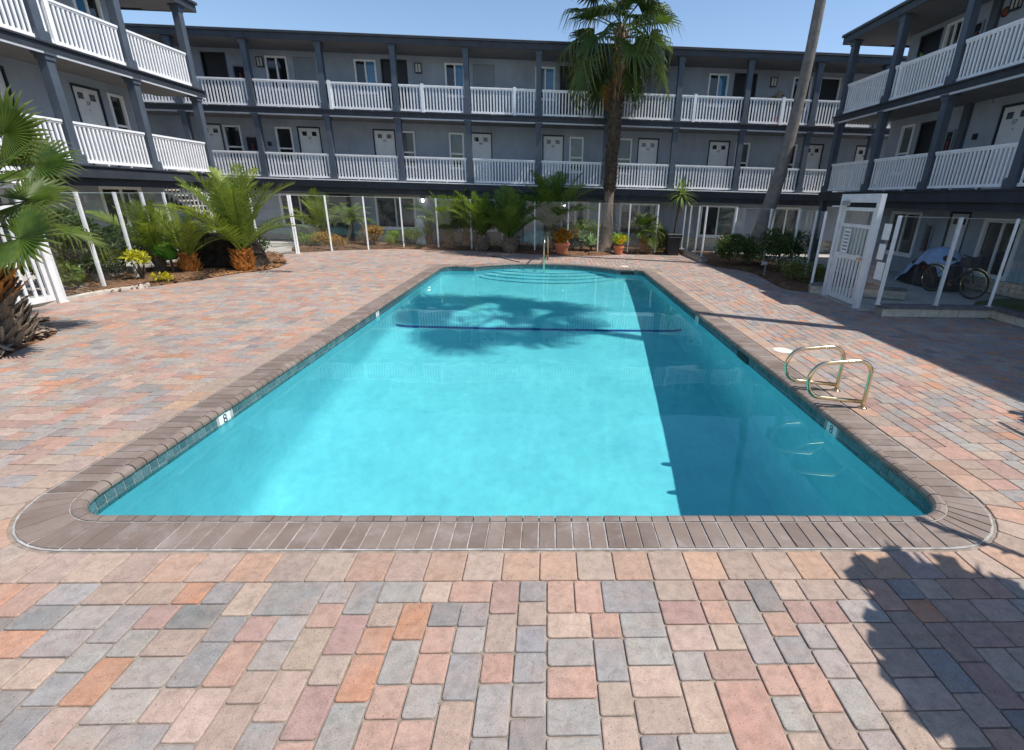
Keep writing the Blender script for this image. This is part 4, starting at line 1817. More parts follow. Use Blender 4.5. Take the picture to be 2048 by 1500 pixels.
def low_wall(label, pts, courses, bh=.11, capz=.06, th=.11):
    w = thing('low_wall', label, 'wall', (*pts[0], 0))
    core = MB()
    H = courses * bh
    for a, b in zip(pts, pts[1:]):
        d = Vector(b) - Vector(a)
        L = d.length
        u = d / L
        core.obox(((a[0] + b[0]) / 2, (a[1] + b[1]) / 2), d, L / 2, th - .008, 0, H)
        for r_ in range(courses):
            s = -.2 if r_ % 2 else 0
            while s < L:
                a0, a1 = max(0, s), min(L, s + .4)
                if a1 - a0 > .06:
                    c = Vector(a) + u * ((a0 + a1) / 2)
                    m = MB()
                    m.obox(c, d, (a1 - a0) / 2 - .005, th + R.uniform(-.002, .003), r_ * bh + .005, (r_ + 1) * bh - .004)
                    m.build('block', M['block'], w, loc=(c.x, c.y, r_ * bh))
                s += .4
        s = 0
        while s < L - .02:
            a0, a1 = s, min(L, s + .3)
            c = Vector(a) + u * ((a0 + a1) / 2)
            m = MB()
            m.obox(c, d, (a1 - a0) / 2 - .003, th + .025, H + .001, H + capz + R.uniform(-.002, .002))
            m.build('cap_stone', M['blockcap'], w, loc=(c.x, c.y, H))
            s += .3
    core.build('core', M['mortar'], w)
    return w


low_wall('low cream block wall with dark cap under the glass fence beside the right gate', [(6.66, 9.17), (8.98, 9.22)], 1, .16, .06)
low_wall('low cream block wall running toward the viewer at the far right edge', [(9.08, 9.35), (9.0, 7.0)], 1, .16, .06)
low_wall('low planter wall of cream blocks behind the right gate', [(6.52, 11.62), (8.5, 10.98)], 2, .10, .055)
low_wall('low dark-capped planter wall behind the trash bin', [(5.64, 20.7), (5.64, 17.3)], 1, .13, .05)

# ------------------------------------------------------------------ GLASS FENCES
POST = MB()
POST.box(-.026, .026, -.026, .026, 0, 1)
POST_ME = POST.mesh('post', M['whitemetal'])


def fence(label, pts, z0=0.0, top=1.91, skip=()):
    f = thing('glass_fence', label, 'fence', (*pts[0], z0))
    for k, p in enumerate(pts):
        a = Vector(pts[max(0, k - 1)])
        b = Vector(pts[min(len(pts) - 1, k + 1)])
        d = b - a
        o = put('post', POST_ME, (*p, z0), f, (0, 0, atan2(d.y, d.x)), (1, 1, top - z0))
    for k, (a, b) in enumerate(zip(pts, pts[1:])):
        if k in skip:
            continue
        d = Vector(b) - Vector(a)
        L = d.length
        m = MB()
        m.obox(((a[0] + b[0]) / 2, (a[1] + b[1]) / 2), d, L / 2 - .027, .004, z0 + .07, top - .02)
        gpo = m.build('glass_pane', M['glass'], f)
        m = MB()
        m.obox(((a[0] + b[0]) / 2, (a[1] + b[1]) / 2), d, L / 2 - .027, .0045, top - .0195, top - .012)
        m.build('polished_edge', M['glassedge'], gpo)
        m = MB()
        for q in (a, b):
            m.obox(q, d, .045, .045, z0 + .001, z0 + .012)
        m.build('base_plate', M['whitemetal'], gpo)
    return f


fence('glass panel fence with white posts behind the date palms on the left', [(-8.92, 9.02), (-9.2, 10.2), (-9.47, 11.4), (-9.91, 12.7), (-10.28, 13.9), (-10.28, 15.6), (-9.6, 16.6), (-8.70, 17.2)])
fence('glass panel fence with white posts along the far end of the deck', [(-8.66, 17.25), (-7.93, 18.2), (-6.82, 18.82), (-5.72, 19.65), (-4.38, 19.77), (-3.04, 19.69), (-1.8, 19.6), (-.53, 19.5), (.78, 19.6), (2.0, 19.72), (3.23, 19.76), (4.36, 19.82)])
fence('glass panel fence with white posts curving behind the right shrub bed', [(5.64, 20.5), (5.65, 19.7), (5.65, 18.58), (5.65, 17.72), (6.3, 16.6), (7.0, 15.5), (7.45, 14.6), (7.42, 13.6), (7.0, 12.4), (6.53, 11.58)], .18)
fence('glass panel fence with white posts on the low wall right of the gate', [(6.60, 9.16), (7.82, 9.19), (8.95, 9.2), (9.05, 8.0), (9.02, 7.1)], .22)
# short pane between gate and fence
gp_ = thing('glass_fence', 'narrow glass pane carrying white notices just right of the gate', 'fence', (6.6, 9.5, 0))
m = MB()
m.obox((6.60, 9.44), (0.02, 1), .24, .004, .07, 1.88)
m.build('glass_pane', M['glass'], gp_)


# ------------------------------------------------------------------ GATES
def gate(label, A, Bp, H=2.3, flip=1):
    g = thing('pool_gate', label, 'gate', (*A, 0))
    a, b = Vector(A), Vector(Bp)
    d = b - a
    L = d.length
    u = d / L
    nrm = Vector((-u.y, u.x)) * flip       # toward the pool
    P = lambda s, o=0: tuple(a + u * s + nrm * o)

    def bar(mb, s0, s1, z0, z1, t=.02, o=0):
        c = a + u * ((s0 + s1) / 2) + nrm * o
        mb.obox(c, d, (s1 - s0) / 2, t, z0, z1)
    for s in (0, L):
        mb = MB()
        bar(mb, s - .055, s + .055, 0, H - .001, .05)
        mb.build('gate_post', M['whitemetal'], g, loc=(*P(s), 0))
    mb = MB()
    bar(mb, .056, L - .056, H - .17, H, .045)
    mb.build('header', M['whitemetal'], g)
    mb = MB()
    bar(mb, .08, .15, .06, 2.03)
    bar(mb, L - .15, L - .08, .06, 2.03)
    bar(mb, .151, L - .151, .06, .16)
    bar(mb, .151, L - .151, .96, 1.06)
    bar(mb, .151, L - .151, 1.62, 1.69)
    bar(mb, .151, L - .151, 1.96, 2.03)
    leaf = mb.build('gate_leaf', M['whitemetal'], g)
    nn = 8
    for i in range(nn):
        s = .15 + (L - .3) * (i + .5) / nn
        mb = MB()
        bar(mb, s - .025, s + .025, .161, .959, .012)
        mb.build('picket', M['whitemetal'], leaf, loc=(*P(s), .2))
        mb = MB()
        bar(mb, s - .022, s + .022, 1.061, 1.619, .010, -.025)
        mb.build('picket', M['whitemetal'], leaf, loc=(*P(s), 1.1))
    for z0, z1 in ((1.061, 1.619), (1.691, 1.959)):
        mb = MB()
        bar(mb, .151, L - .151, z0, z1, .004, .006)
        mb.build('glass_pane', M['glass'], leaf)
    mb = MB()
    bar(mb, L - .30, L - .14, .99, 1.03, .03, .045)
    mb.build('latch', M['chrome'], g)
    mb = MB()
    bar(mb, .10, .34, 2.06, 2.16, .03, .065)
    cl = mb.build('door_closer', M['pathlamp'], g)
    mb = MB()
    mb.tube([(*P(.2, .08), 2.05), (*P(-.05, .22), 2.04), (*P(.0, .03), 2.04)], .012, 6)
    mb.build('closer_arm', M['whitemetal'], cl)
    return g


gate('white metal pool gate with a rules sheet on its glass right of the pool', (6.70, 11.22), (6.60, 9.80), 2.3, -1)
gate('white metal pool gate half hidden by the fan palm at the left edge', (-8.95, 8.96), (-9.05, 7.55), 2.3, 1)


def notice(label, c, ax, w, h, lines, mat_ink, red=False):
    t = thing('notice_sheet', label, 'notice', c)
    u = Vector((ax[0], ax[1])).normalized()
    nrm = Vector((-u.y, u.x))
    if nrm.dot(Vector((-c[0], -c[1]))) < 0:
        nrm = -nrm
    m = MB()
    m.obox((c[0], c[1]), u, w / 2, .002, c[2] - h / 2, c[2] + h / 2)
    m.build('sheet', M['paper'], t)
    if lines:
        m = MB()
        for k in range(lines):
            z = c[2] + h / 2 - h * (k + 1) / (lines + 1)
            # bold printed words, too small to read
            s = -w * .36
            while s < w * .34:
                l = min(R.uniform(.02, .05), w * .36 - s)
                if l > .008:
                    q = Vector((c[0], c[1])) + u * (s + l / 2) + nrm * .0035
                    m.obox(q, u, l / 2, .0008, z - h * .028, z + h * .028)
                s += l + .012
        m.build('print', mat_ink, t)
    return t


notice('white rules sheet with dark blue lines of print on the right gate', (6.625, 10.72, 1.33), (0.07, 1), .26, .52, 6, M['bluink'])
notice('upper pale notice on the glass right of the gate', (6.585, 9.40, 1.60), (0.02, 1), .22, .30, 0, M['ink'])
notice('middle pale notice on the glass right of the gate', (6.585, 9.42, 1.22), (0.02, 1), .20, .30, 0, M['ink'])
notice('lowest white notice on the glass beside the right fence post', (6.585, 9.34, .86), (0.02, 1), .24, .34, 0, M['ink'])


# ------------------------------------------------------------------ POOL FITTINGS
def grab_rail(label, y):
    g = thing('grab_rail', label, 'handrail', (3.43, y, 0))
    x1 = 3.43
    pts = [(x1, y, .0), (x1, y, .1), (x1, y, .30), (x1 - .004, y, .38)]
    for i in range(1, 7):
        a = pi / 2 * i / 6
        pts.append((x1 - .16 + .16 * cos(a), y, .38 + .155 * sin(a)))
    pts += [(3.15, y, .53), (3.0, y, .515)]
    for i in range(0, 13):
        a = pi / 2 + pi * i / 12
        pts.append((2.945 + .175 * cos(a), y, .315 + .195 * sin(a)))
    pts += [(3.1, y, .105), (x1 - .02, y, .075)]
    m = MB()
    m.tube(pts, .0215, 12)
    m.build('tube', M['chrome'], g, smooth=True)
    m = MB()
    m.lathe([(.05, .0), (.05, .008), (.03, .018), (.022, .02)], (x1, y, 0), 16)
    m.build('flange', M['chrome'], g, smooth=True)
    return g


grab_rail('bent steel grab rail nearer the viewer on the right pool edge', 4.585)
grab_rail('bent steel grab rail farther from the viewer on the right pool edge', 5.085)
hr = thing('stair_handrail', 'steel handrail standing in the shallow steps at the far end', 'handrail', (-.08, 15.6, 0))
m = MB()
m.tube([(-.12, 15.25, -.75), (-.12, 15.25, .55), (-.115, 15.30, .72), (-.11, 15.45, .86), (-.09, 15.8, .95), (-.05, 16.6, .90), (-.02, 16.95, .82), (-.01, 17.05, .68), (0, 17.05, 0)], .024, 10)
m.build('tube', M['chrome'], hr, smooth=True)
m = MB()
m.tube([(-.12, 15.27, .2), (-.08, 16.1, .22), (0, 17.04, .2)], .018, 8)
m.build('crossbar', M['chrome'], hr, smooth=True)
for nm, c, lb in (('near', (3.53, 6.66), 'round cream skimmer lid set in the deck beside the grab rails'), ('far', (2.52, 15.78), 'round cream skimmer lid set in the deck at the far pool corner')):
    m = MB()
    m.lathe([(.135, -.005), (.135, .006), (.12, .0105), (.02, .012)], (*c, 0), 28)
    o = tag(m.build('skimmer_lid', M['lid'], loc=(*c, 0), smooth=False), lb, 'lid')
    m = MB()
    m.lathe([(.150, -.004), (.150, .005), (.138, .005), (.138, -.004)], (*c, 0), 28, cap=False)
    m.build('rim', M['kerb'], o)
m = MB()
cp = [(-2.05, 17.6, .012), (-1.85, 17.55, .012), (-1.6, 17.2, .012), (-1.35, 16.75, .012), (-1.1, 16.35, .014), (-.95, 16.2, .016), (-.95, 15.95, -.02), (-.9, 15.85, -.3)]
m.tube(cp, .012, 6)
tag(m.build('cord', M['black'], loc=(-1.5, 17, 0), smooth=True), 'thin black cord trailing over the far pool edge', 'cord')


# ------------------------------------------------------------------ PLANTS
def date_frond(L, e0, e1, nl=30, ll=.30, droop=.25, sd=0, width=.018):
    """feather frond growing along +X from the origin; e0/e1 start and end elevation"""
    rr = random.Random(sd)
    m = MB()
    pts = []
    K = 14
    x = z = 0
    for i in range(K + 1):
        t = i / K
        pts.append(Vector((x, .03 * L * sin(t * 3 + sd), z)))
        e = e0 + (e1 - e0) * t ** 1.3
        x += cos(e) * L / K
        z += sin(e) * L / K
    m.tube(pts, [.014 * (1 - .8 * i / K) * L ** .5 + .002 for i in range(K + 1)], 5, cap=False)
    nr = len(m.f)
    for i in range(nl):
        t = .14 + .86 * (i + .5) / nl
        k = min(K - 1, int(t * K))
        f = t * K - k
        p = pts[k].lerp(pts[k + 1], f)
        tan = (pts[k + 1] - pts[k]).normalized()
        side = Vector((0, 1, 0))
        up = side.cross(tan) * -1
        if up.z < 0:
            up = -up
        ln = ll * L * (sin(pi * min(1, (t * .88 + .10))) ** .55) * rr.uniform(.85, 1.1)
        for sg in (-1, 1):
            fw = .45 + .55 * t + rr.uniform(-.12, .12)
            d = (side * sg * (1.0 - .25 * t) + tan * fw + up * rr.uniform(.15, .5)).normalized()
            w = width * rr.uniform(.8, 1.2)
            q1 = p + d * ln * .5 + Vector((0, 0, -.02 * ln))
            q2 = p + d * ln + Vector((0, 0, -droop * ln * rr.uniform(.5, 1.3)))
            wv = d.cross(up).normalized() * w
            b = len(m.v)
            m.v += [tuple(p - wv * .5), tuple(p + wv * .5), tuple(q1 + wv), tuple(q1 - wv), tuple(q2)]
            m.f += [(b, b + 1, b + 2, b + 3), (b + 3, b + 2, b + 4)]
    return m


FR = {}


def frond_mesh(kind, var, mat):
    key = (kind, var, mat)
    if key not in FR:
        if kind == 'date':
            e0, e1 = ((1.25, .6), (1.05, .1), (.8, -.25), (1.42, 1.0))[var]
            FR[key] = date_frond(1.0, e0, e1, 46, .25, .12, var * 7 + 1, .0062).mesh('frond', M[mat])
        elif kind == 'pygmy':
            e0, e1 = ((.9, -.5), (.6, -1.0), (1.2, -.1), (.3, -1.2))[var]
            FR[key] = date_frond(1.0, e0, e1, 44, .22, .5, var * 5 + 2, .005).mesh('frond', M[mat])
    return FR[key]


def palm_crown(root, c, n, L, kind, mat, el=(85, 5), rz0=0, tilt=None):
    for i in range(n):
        t = (i + .5) / n
        var = (3 if t < .2 else 0 if t < .5 else 1 if t < .8 else 2)
        me = frond_mesh(kind, var, mat)
        az = rz0 + i * 2.399963 + R.uniform(-.2, .2)
        l = L * R.uniform(.85, 1.1) * (.8 + .2 * min(1, t * 3))
        put('frond', me, (c[0] + .05 * cos(az), c[1] + .05 * sin(az), c[2] + .10 * (1 - t)), root, (R.uniform(-.2, .2), radians(14 * t - 14) + R.uniform(-.12, .12), az), (l, l, l))


def boots(m, c, r, z0, z1, rows, per, l=.12, w=.05, out=.6, jit=.2):
    for k in range(rows):
        t = k / max(1, rows - 1)
        z = z0 + (z1 - z0) * t
        rr = r(t) if callable(r) else r
        for j in range(per):
            a = 2 * pi * (j + .5 * (k % 2)) / per + R.uniform(-jit, jit)
            ca, sa = cos(a), sin(a)
            cx, cy = (c(z) if callable(c) else c)
            ll = l * R.uniform(.6, 1.4)
            ww = w * R.uniform(.7, 1.3)
            o = R.uniform(.4, 1.2) * out
            p = Vector((cx + rr * ca, cy + rr * sa, z))
            tg = Vector((-sa, ca, 0)) * ww
            tip = p + Vector((ca * o * ll, sa * o * ll, ll))
            th = Vector((ca, sa, 0)) * .015
            b = len(m.v)
            m.v += [tuple(p - tg - th), tuple(p + tg - th), tuple(p + tg * .8 + th - Vector((0, 0, .02))), tuple(p - tg * .8 + th - Vector((0, 0, .02))), tuple(tip - tg * .55), tuple(tip + tg * .55)]
            m.f += [(b + 3, b + 2, b + 5, b + 4), (b, b + 3, b + 4), (b + 1, b + 5, b + 2), (b, b + 4, b + 5, b + 1)]


def date_palm(label, base, h, n, L, mat='datefrond', kind='date', trunk=.3, tr=.12, bmat='boot', bulb=False, rz=0):
    g = thing('date_palm', label, 'palm', (*base, 0), 'date palms in the planting beds')
    m = MB()
    if bulb:
        m.lathe([(tr * .7, 0), (tr * 1.15, .1 * trunk / .5), (tr * 1.25, .35 * trunk), (tr, .75 * trunk), (tr * .5, trunk)], (*base, 0.02), 14)
        boots(m, base, lambda t: tr * (1.05 + .3 * sin(pi * min(1, t * 1.15))), .04, trunk, 9, 13, .10, .045, .9)
    else:
        m.lathe([(tr * 1.1, 0), (tr, trunk * .4), (tr * .8, trunk * .8), (tr * .4, trunk * 1.1)], (*base, 0.02), 12)
        boots(m, base, tr * .95, .04, trunk * 1.05, max(4, int(trunk / .07)), 9, .12, .035, .7)
    m.build('trunk', M[bmat], g)
    palm_crown(g, (*base, trunk), n, L, kind, mat, rz0=rz)
    return g


def fan_frond(P, Rr, nb=34, spread=2.35, fold=.35, droop=.35, sd=1, split=.55, plane=0.35):
    """fan leaf: petiole along +X then a pleated fan; returns mesh builder and tip attribute"""
    rr = random.Random(sd)
    m = MB()
    tip = []

    def pp(t):
        return Vector((P * t, 0, -.08 * P * t * t))
    m.tube([pp(0), pp(.35), pp(.7), pp(1.0)], [.020, .015, .012, .010], 6, cap=False)
    tip += [0.0] * len(m.v)
    c = pp(1.0)
    for i in range(nb):
        a = -spread + 2 * spread * (i + .5) / nb
        da = spread / nb
        L = Rr * (1 - .22 * (abs(a) / spread) ** 2) * rr.uniform(.92, 1.06)

        def P3(rad, ang, h):
            # the leaf plane is tipped down; V fold along the costa
            x = rad * cos(ang)
            y = rad * sin(ang)
            z = -plane * x + fold * abs(y) * .35 + h
            return c + Vector((x, y, z))
        r1 = L * split * rr.uniform(.9, 1.1)
        dz = .03 * r1
        v = [P3(0, 0, 0), P3(r1, a - da, -dz), P3(r1, a, dz), P3(r1, a + da, -dz)]
        rm = L * .80
        dd = droop * L * rr.uniform(.4, 1.3)
        ja = rr.uniform(-.03, .03)
        v += [P3(rm, a - da * .45 + ja, dz * .4 - dd * .22), P3(rm, a + da * .45 + ja, dz * .4 - dd * .22), P3(L * (1 - .25 * droop), a + ja * 2, -dd)]
        b = len(m.v)
        m.v += [tuple(q) for q in v]
        tip += [0, 0, 0, 0, .12, .12, .75 * rr.random()]
        m.f += [(b, b + 1, b + 2), (b, b + 2, b + 3), (b + 1, b + 4, b + 2), (b + 2, b + 4, b + 5), (b + 2, b + 5, b + 3), (b + 4, b + 6, b + 5)]
    return m, tip


FF = {}


def fan_mesh(var, mat):
    if (var, mat) not in FF:
        par = [(.9, .85, 36, 2.5, .6, .22, .58, .10), (.9, .85, 34, 2.4, .7, .55, .5, .35), (.95, .82, 34, 2.2, .8, .9, .45, .7), (1.0, .8, 32, 2.0, .9, .7, .45, .9)][var]
        m, tip = fan_frond(par[0], par[1], par[2], par[3], par[4], par[5], var + 3, par[6], par[7])
        FF[var, mat] = m.mesh('frond', M[mat], tip=tip)
    return FF[var, mat]


def fan_crown(root, c, n, L, el0=80, el1=-55, mat='fanfrond', dead=0, rz0=0.0, vz=.35):
    for i in range(n):
        t = (i + .5) / n
        el = radians(el0 + (el1 - el0) * t) + R.uniform(-.12, .12)
        var = 0 if t < .35 else 1 if t < .65 else 2 if t < .9 else 3
        mm = mat
        if dead and i >= n - dead:
            mm = 'fanfrond_dead'
        az = rz0 + i * 2.399963 + R.uniform(-.15, .15)
        l = L * R.uniform(.88, 1.1)
        put('frond', fan_mesh(var, mm), (c[0] + .08 * cos(az), c[1] + .08 * sin(az), c[2] + vz * (.5 - t)), root, (R.uniform(-.35, .35), -el, az), (l, l, l))


# --- left foreground fan palm
fp = thing('fan_palm', 'stout fan palm with shaggy brown trunk at the left edge', 'palm', (-7.55, 6.35, 0))
m = MB()
cf = lambda z: (-7.55 - .04 * z, 6.35)
m.tube([(-7.55, 6.35, 0), (-7.57, 6.35, .5), (-7.60, 6.35, 1.0), (-7.62, 6.35, 1.55)], [.46, .40, .34, .22], 16)
m.build('trunk', M['boot_grey'], fp)
m = MB()
boots(m, cf, lambda t: .47 - .06 * t, .04, .62, 8, 22, .17, .05, 1.0, .12)
m.build('old_leaf_bases', M['boot_grey'], fp)
m = MB()
boots(m, cf, lambda t: .43 - .12 * t, .60, 1.5, 11, 19, .19, .055, 1.15, .12)
m.build('leaf_bases', M['boot_orange'], fp)
LC = Vector((-7.62, 6.35, 1.55))


def aim_frond(root, me, base, tgt, L, roll=0.0):
    d = Vector(tgt) - Vector(base)
    az = atan2(d.y, d.x)
    el = atan2(d.z, hypot(d.x, d.y))
    return put('frond', me, base, root, (roll, -el, az), (L, L, L))




def fan_leaf(root, hub, nrm, me, base=LC, size=1.0):
    b, h = Vector(base), Vector(hub)
    x = (h - b)
    l = x.length
    x.normalize()
    z = Vector(nrm)
    z = (z - x * z.dot(x)).normalized()
    y = z.cross(x)
    # the shared leaf has a petiole of 1 and a blade of 0.7: stretch the petiole only
    k = size
    st = h - x * k
    o = put('frond', me, st, root, scale=(k, k, k))
    o.rotation_euler = Matrix((x, y, z)).transposed().to_euler()
    return o


def fan_leaf_mesh(var):
    par = [(1.0, .72, 40, 2.75, .25, .10, .60, .02), (1.0, .72, 38, 2.6, .5, .28, .56, .10), (1.0, .72, 36, 2.4, .7, .6, .5, .35), (1.0, .72, 26, 2.6, .15, .10, .90, .02)][var]
    m, tip = fan_frond(par[0], par[1], par[2], par[3], par[4], par[5], var + 11, par[6], par[7])
    return m.mesh('frond', M['fanfrond'], tip=tip)


FLM = [fan_leaf_mesh(k) for k in range(4)]
for hub, nrm, var, sz in [
        ((-6.05, 5.9, 1.50), (.62, -.72, .35), 0, 1.0), ((-6.22, 6.15, 2.26), (-.35, -.55, .9), 0, .95), ((-6.55, 6.2, 2.70), (.3, -.9, .5), 0, .95), ((-6.75, 6.5, 3.05), (-.6, -.7, .5), 0, .95),
        ((-7.2, 5.6, 2.75), (-.2, -.6, .8), 0, .95), ((-6.7, 7.1, 2.35), (.4, -.6, .8), 1, .95), ((-7.2, 6.9, 3.1), (-.2, -.8, .5), 0, .95), ((-7.9, 6.0, 3.1), (.2, -.5, .6), 0, .9),
        ((-8.7, 6.9, 2.6), (-.5, .2, .9), 1, .95), ((-8.7, 5.8, 2.2), (-.5, -.5, .8), 1, .95), ((-7.4, 7.6, 2.2), (0, .5, .9), 1, .95), ((-7.3, 5.1, 1.9), (.1, -.7, .7), 1, .95),
        ((-6.9, 5.3, 1.35), (.4, -.8, .5), 2, .85), ((-6.6, 7.1, 1.5), (.6, .3, .8), 2, .9), ((-7.0, 5.9, .75), (.8, -.5, .3), 2, .5), ((-8.6, 7.2, 1.6), (-.5, .4, .8), 2, .9),
        ((-6.55, 6.05, 1.95), (.1, -.75, .75), 0, .95), ((-6.85, 5.75, 2.35), (.3, -.8, .6), 0, .95), ((-6.35, 6.45, 2.62), (.5, -.7, .5), 0, .95), ((-6.95, 6.25, 3.15), (.5, -.8, .3), 0, .9), ((-7.0, 5.7, 1.75), (.5, -.75, .5), 1, .9), ((-6.5, 6.6, 1.9), (.5, -.4, .9), 1, .95), ((-7.35, 6.0, 3.0), (-.3, -.9, .4), 0, .95)]:
    fan_leaf(fp, Vector(hub) + Vector((-.13, 0, -.02)), nrm, FLM[var], size=sz * .84)
# fallen spikes by the kerb
# --- tall fan palm at the far end
tp = thing('fan_palm', 'tall fan palm with shaggy hanging skirt beside the orange flower pots', 'palm', (2.34, 20.0, 0))
m = MB()
tz = [0, .12, .35, .8, 1.3, 2.0, 2.6, 3.2, 4.0, 5.0, 6.0, 7.0, 7.9]
tr = [.46, .38, .30, .255, .225, .19, .18, .17, .18, .19, .185, .17, .12]
txo = [0, 0, .0, .02, .03, .04, .06, .08, .10, .14, .17, .18, .18]
m.tube([(2.34 + a, 20.0, z) for a, z in zip(txo, tz)], tr, 18)
m.build('trunk', M['trunk_fan'], tp, smooth=True)
tc = lambda z: (2.34 + .023 * min(z, 8), 20.0)
m = MB()
boots(m, tc, .18, 2.35, 4.0, 26, 12, .12, .045, 1.0, .2)
boots(m, tc, .20, 4.0, 5.8, 26, 13, .12, .045, .7, .2)
m.build('leaf_bases', M['boot_dark'], tp)
m = MB()
boots(m, tc, .18, 5.5, 7.6, 16, 9, .22, .03, .7, .2)
m.build('upper_leaf_bases', M['boot'], tp)
fan_crown(tp, (2.50, 20.0, 7.7), 33, 1.34, 76, -30, 'fanfrond_dark', 0, .6, 1.2)
fan_crown(tp, (2.48, 20.0, 6.8), 4, 1.0, -40, -60, 'fanfrond_dark', 1, 1.2, .3)
# --- fan palm small
jp_ = thing('fan_palm', 'small bright green fan palm with a reddish trunk near the trash bin', 'palm', (3.92, 20.05, 0))
m = MB()
m.tube([(3.92, 20.05, 0), (3.92, 20.05, .3), (3.93, 20.05, .75)], [.13, .10, .09], 10)
boots(m, (3.92, 20.05), .10, .05, .75, 9, 8, .12, .035, .9)
m.build('trunk', M['boot_orange'], jp_)
fan_crown(jp_, (3.93, 20.05, .85), 24, .47, 85, -10, 'fanfrond', 0, .2, .15)
# --- leaning tall palm on the right
lp = thing('leaning_palm', 'tall smooth grey palm trunk leaning right behind the dark shrubs', 'palm', (7.05, 16.6, 0))
m = MB()
P_ = [(7.05, 16.6, 0), (7.12, 16.6, .6), (7.28, 16.6, 1.4), (7.46, 16.6, 2.4), (7.64, 16.6, 3.6), (7.77, 16.6, 5.0), (7.85, 16.58, 6.5), (7.88, 16.56, 8), (7.95, 16.5, 10.5), (8.0, 16.5, 13), (8.05, 16.5, 15.5)]
m.tube(P_, [.33, .28, .25, .22, .19, .165, .155, .15, .14, .14, .13], 18)
m.build('trunk', M['trunk_grey'], lp, smooth=True)
fan_crown(lp, (8.05, 16.5, 15.6), 34, 1.15, 85, -60, 'fanfrond', 0, 0, .6)
# --- palms outside the frame whose shadows fall into the picture
lp = thing('tall_palm', 'tall palm beyond the right edge whose crown shadow lies in the pool', 'palm', (9.4, 6.55, 0))
m = MB()
m.tube([(9.4, 6.55, 0), (9.2, 6.9, 4), (8.95, 7.4, 8), (8.6, 7.9, 11.5), (8.3, 8.2, 14.2)], [.26, .17, .15, .14, .12], 12)
m.build('trunk', M['trunk_grey'], lp, smooth=True)
fan_crown(lp, (8.3, 8.2, 14.3), 15, 1.38, 40, -40, 'fanfrond', 0, 0, .7)
lp = thing('near_fan_palm', 'fan palm right of the viewer whose frond shadows cross the near deck', 'palm', (6.3, .75, 0))
m = MB()
m.tube([(6.3, .75, 0), (6.25, .75, 1.5), (6.2, .75, 3.0)], [.26, .2, .17], 12)
m.build('trunk', M['trunk_fan'], lp, smooth=True)
for hub, nrm, sz in [((3.78, 1.14, 2.45), (.50, -.15, .85), 1.4), ((4.66, 1.92, 2.45), None, .95), ((6.95, 3.75, 2.3), (.3, .5, .6), 1.0), ((6.3, 3.2, 2.6), None, 1.0),
                     ((7.4, 2.0, 3.6), (.4, .2, .9), 1.4), ((6.3, -1.0, 3.2), (.4, -.3, .9), 1.5), ((7.9, .2, 3.4), (.3, 0, .9), 1.5), ((6.7, 1.0, 4.3), (.6, .2, .5), 1.3), ((6.9, -.6, 2.4), (.3, -.6, .6), 1.3)]:
    cb = Vector((6.2, .75, 2.95))
    if nrm is None:
        nrm = (Vector(hub) - cb).cross(SV)
    fan_leaf(lp, hub, nrm, FLM[3], base=cb, size=sz)

# --- date palms
date_palm('slender date palm with many green fronds left of the orange stub palm', (-9.80, 12.55), 1.9, 16, 1.45, trunk=.4, tr=.11, bmat='boot_grey', rz=.4)
date_palm('young date palm with a peeling orange base beside the big stump', (-9.02, 12.5), 1.8, 14, 1.22, trunk=.42, tr=.125, bmat='boot_orange', bulb=True, rz=1.2)
date_palm('large date palm with a pineapple-shaped base growing at the stump', (-8.02, 13.05), 2.8, 22, 2.1, trunk=.52, tr=.17, bmat='boot_orange', bulb=True, rz=.9)
date_palm('upright date palm behind the fence in front of the leftmost sliding window', (-9.25, 20.6), 1.95, 15, 1.75, trunk=.45, tr=.13, rz=2.2)
date_palm('dark green date palm left of the pair near the fence middle', (-4.15, 20.75), 1.9, 21, 1.9, 'datefrond_dark', trunk=.45, tr=.15, rz=.2)
date_palm('stubby-trunked date palm in front of the sliding window near the white door', (-2.65, 19.45), 1.9, 22, 1.75, 'datefrond_dark', trunk=.555, tr=.20, bmat='boot_grey', bulb=True, rz=1.0)
date_palm('date palm just left of the white ground-floor door', (-1.50, 19.15), 2.1, 24, 1.9, 'datefrond_dark', trunk=.52, tr=.20, bmat='boot_grey', bulb=True, rz=.5)
date_palm('tallest of the far date palms, right of the white door', (.10, 20.3), 2.7, 28, 2.3, 'datefrond_dark', trunk=.8, tr=.16, rz=.1)
date_palm('date palm close to the wall between the dark palm and the stubby one', (-3.45, 20.9), 1.9, 16, 1.7, 'datefrond', trunk=.45, tr=.13, rz=.8)
date_palm('small date palm tuft behind the white cover', (-5.0, 20.9), 1.5, 8, 1.0, 'datefrond', trunk=.3, tr=.1, rz=2.9)
# pygmy date palm with a bare curved stem
g = thing('pygmy_palm', 'round-headed feathery pygmy palm on a thin curved trunk', 'palm', (-8.3, 20.4, 0))
m = MB()
m.tube([(-8.3, 20.4, 0), (-8.2, 20.4, .25), (-8.05, 20.4, .5), (-8.0, 20.4, .85)], [.10, .08, .07, .08], 9)
m.build('trunk', M['boot_grey'], g)
palm_crown(g, (-8.0, 20.4, .85), 38, 1.05, 'pygmy', 'datefrond_dark')


